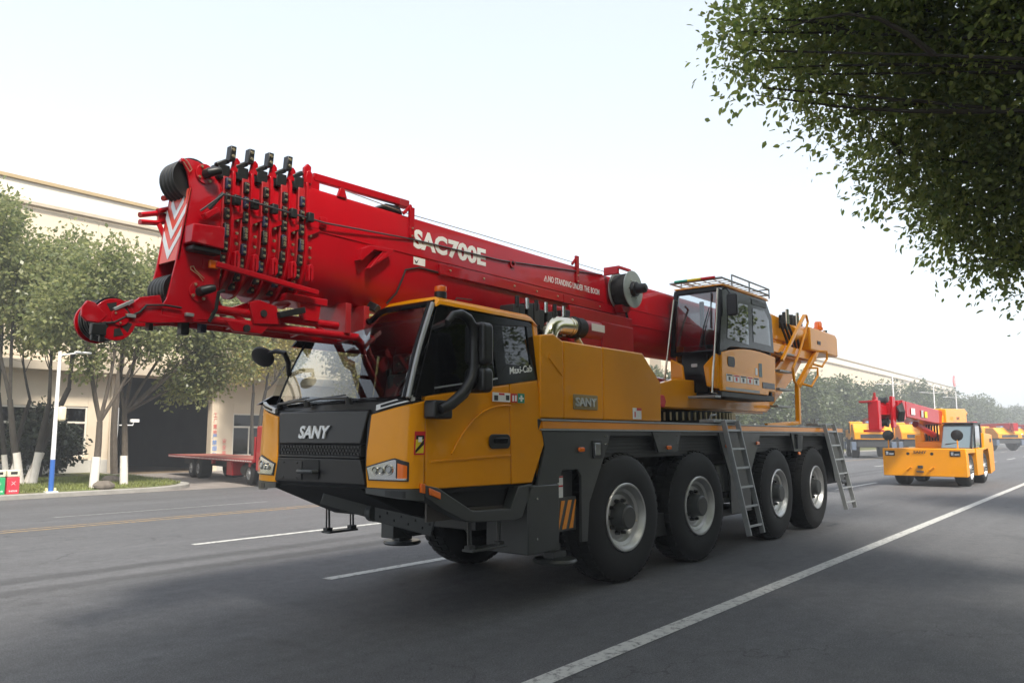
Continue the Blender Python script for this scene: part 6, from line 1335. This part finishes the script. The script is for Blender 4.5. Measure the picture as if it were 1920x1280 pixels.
def far_lamp(X, Y, lab):
    e = empty('street_lamp', (X, Y, 0), 0, lab, 'street lamp', 'white street lamps along the far road')
    q = MB(); q.tube([(0, 0, 0), (0, 0, 6.4)], [.08, .05], 10); q.build('pole', PWHITE, e, 0)
    q = MB(); q.tube([(0, -.9, 5.75), (0, 0, 5.7), (0, .0, 5.7)], .028, 6); q.tube([(0, 0, 5.7), (0, -1.0, 5.75), (0, -2.0, 6.3)], .028, 6); q.tube([(0, 0, 5.7), (0, .9, 5.8)], .028, 6); a = q.build('arm', PWHITE, e, 0)
    for y, z in ((-2.2, 6.35), (1.1, 5.8)): q = MB(); q.box(-.08, .08, y-.2, y+.2, z-.03, z+.03); q.build('lamp_head', PWHITE, a, .02)
far_lamp(70.5, 15.8, 'nearest white street lamp above the carry-deck crane boom'); far_lamp(87, 15.8, 'second white street lamp before the far trees'); far_lamp(99, 15.8, 'third and farthest white street lamp under the round sign')

# ================================================================ FAR TREELINE
FG = 'trees along the far road'
def far_proto(k):
    bl = [(0, 0, 5.0, 2.6, 2.4, 2.4), (1.5, .5, 4.0, 2.0, 2.0, 1.7), (-1.6, .3, 4.2, 2.0, 2.0, 1.8), (.3, 0, 7.0, 1.8, 1.7, 1.4), (0, -.5, 2.8, 2.2, 2.0, 1.2)]
    bl = [(b[0]+rng.normal(0, .4), b[1], b[2]+rng.normal(0, .3), b[3], b[4], b[5]) for b in bl]
    return tree('roadside_tree', (0, 0, 0), 'x', FG, bl, 1.6, .2, 9000, .34, LF_FAR, twigs=2, per=9, spread=.3, sub=0)
protos = [far_proto(0), far_proto(1), far_proto(2)]
spots = [(44, 25.5, .95), (49, 26, 1.0), (54, 25, 1.05), (59, 26, .95), (64, 25, 1.08), (69, 26, 1.0), (75, 25, 1.0), (81, 26, 1.12), (88, 25, 1.0), (95, 26, 1.1), (103, 25, 1.05), (111, 25.5, 1.15), (120, 24, 1.05), (130, 25, 1.2), (141, 24, 1.1), (153, 25, 1.2), (166, 24, 1.2), (180, 24, 1.3), (196, 23, 1.35), (212, 22, 1.3), (228, 21, 1.4), (246, 20, 1.4), (262, 18, 1.35), (280, 17, 1.4), (300, 15, 1.4), (320, 13, 1.4)]
words = ['first', 'second', 'third', 'fourth', 'fifth', 'sixth', 'seventh', 'eighth', 'ninth', 'tenth', 'eleventh', 'twelfth', 'thirteenth', 'fourteenth', 'fifteenth', 'sixteenth', 'seventeenth', 'eighteenth', 'nineteenth', 'twentieth', 'twenty-first', 'twenty-second', 'twenty-third', 'twenty-fourth', 'twenty-fifth', 'twenty-sixth']
def far_scale(x): return float(np.interp(x, [40, 70, 100, 185, 215, 250, 330], [.68, .78, .98, 1.02, .92, .66, .6]))
for i, (x, y, s_) in enumerate(spots):
    o = protos[i] if i < 3 else copy_tree(protos[i % 3])
    s_ = far_scale(x)*(.93+.14*((i*7) % 5)/4); o.location = (x, y, .1); o.scale = (s_*1.15, s_*1.15, s_); o.rotation_euler = (0, 0, i*1.3)
    o['label'] = words[i]+' hazy tree of the far roadside row, counted from the big crane'

# ================================================================ HAZE
q = MB(); q.box(-405, 1505, -705, 905, -1.03, 17.5); hz = q.build('haze', [], None, 0, 0)
hm = bpy.data.materials.new('haze'); nt, N, L = nodes_of(hm); N.clear(); o_ = N.new('ShaderNodeOutputMaterial'); pv = N.new('ShaderNodeVolumePrincipled')
pv.inputs['Color'].default_value = (.93, .96, 1, 1); pv.inputs['Density'].default_value = .0025; pv.inputs['Anisotropy'].default_value = .1
L.new(pv.outputs[0], o_.inputs['Volume']); hz.data.materials.append(hm); tag(hz, kind='stuff')
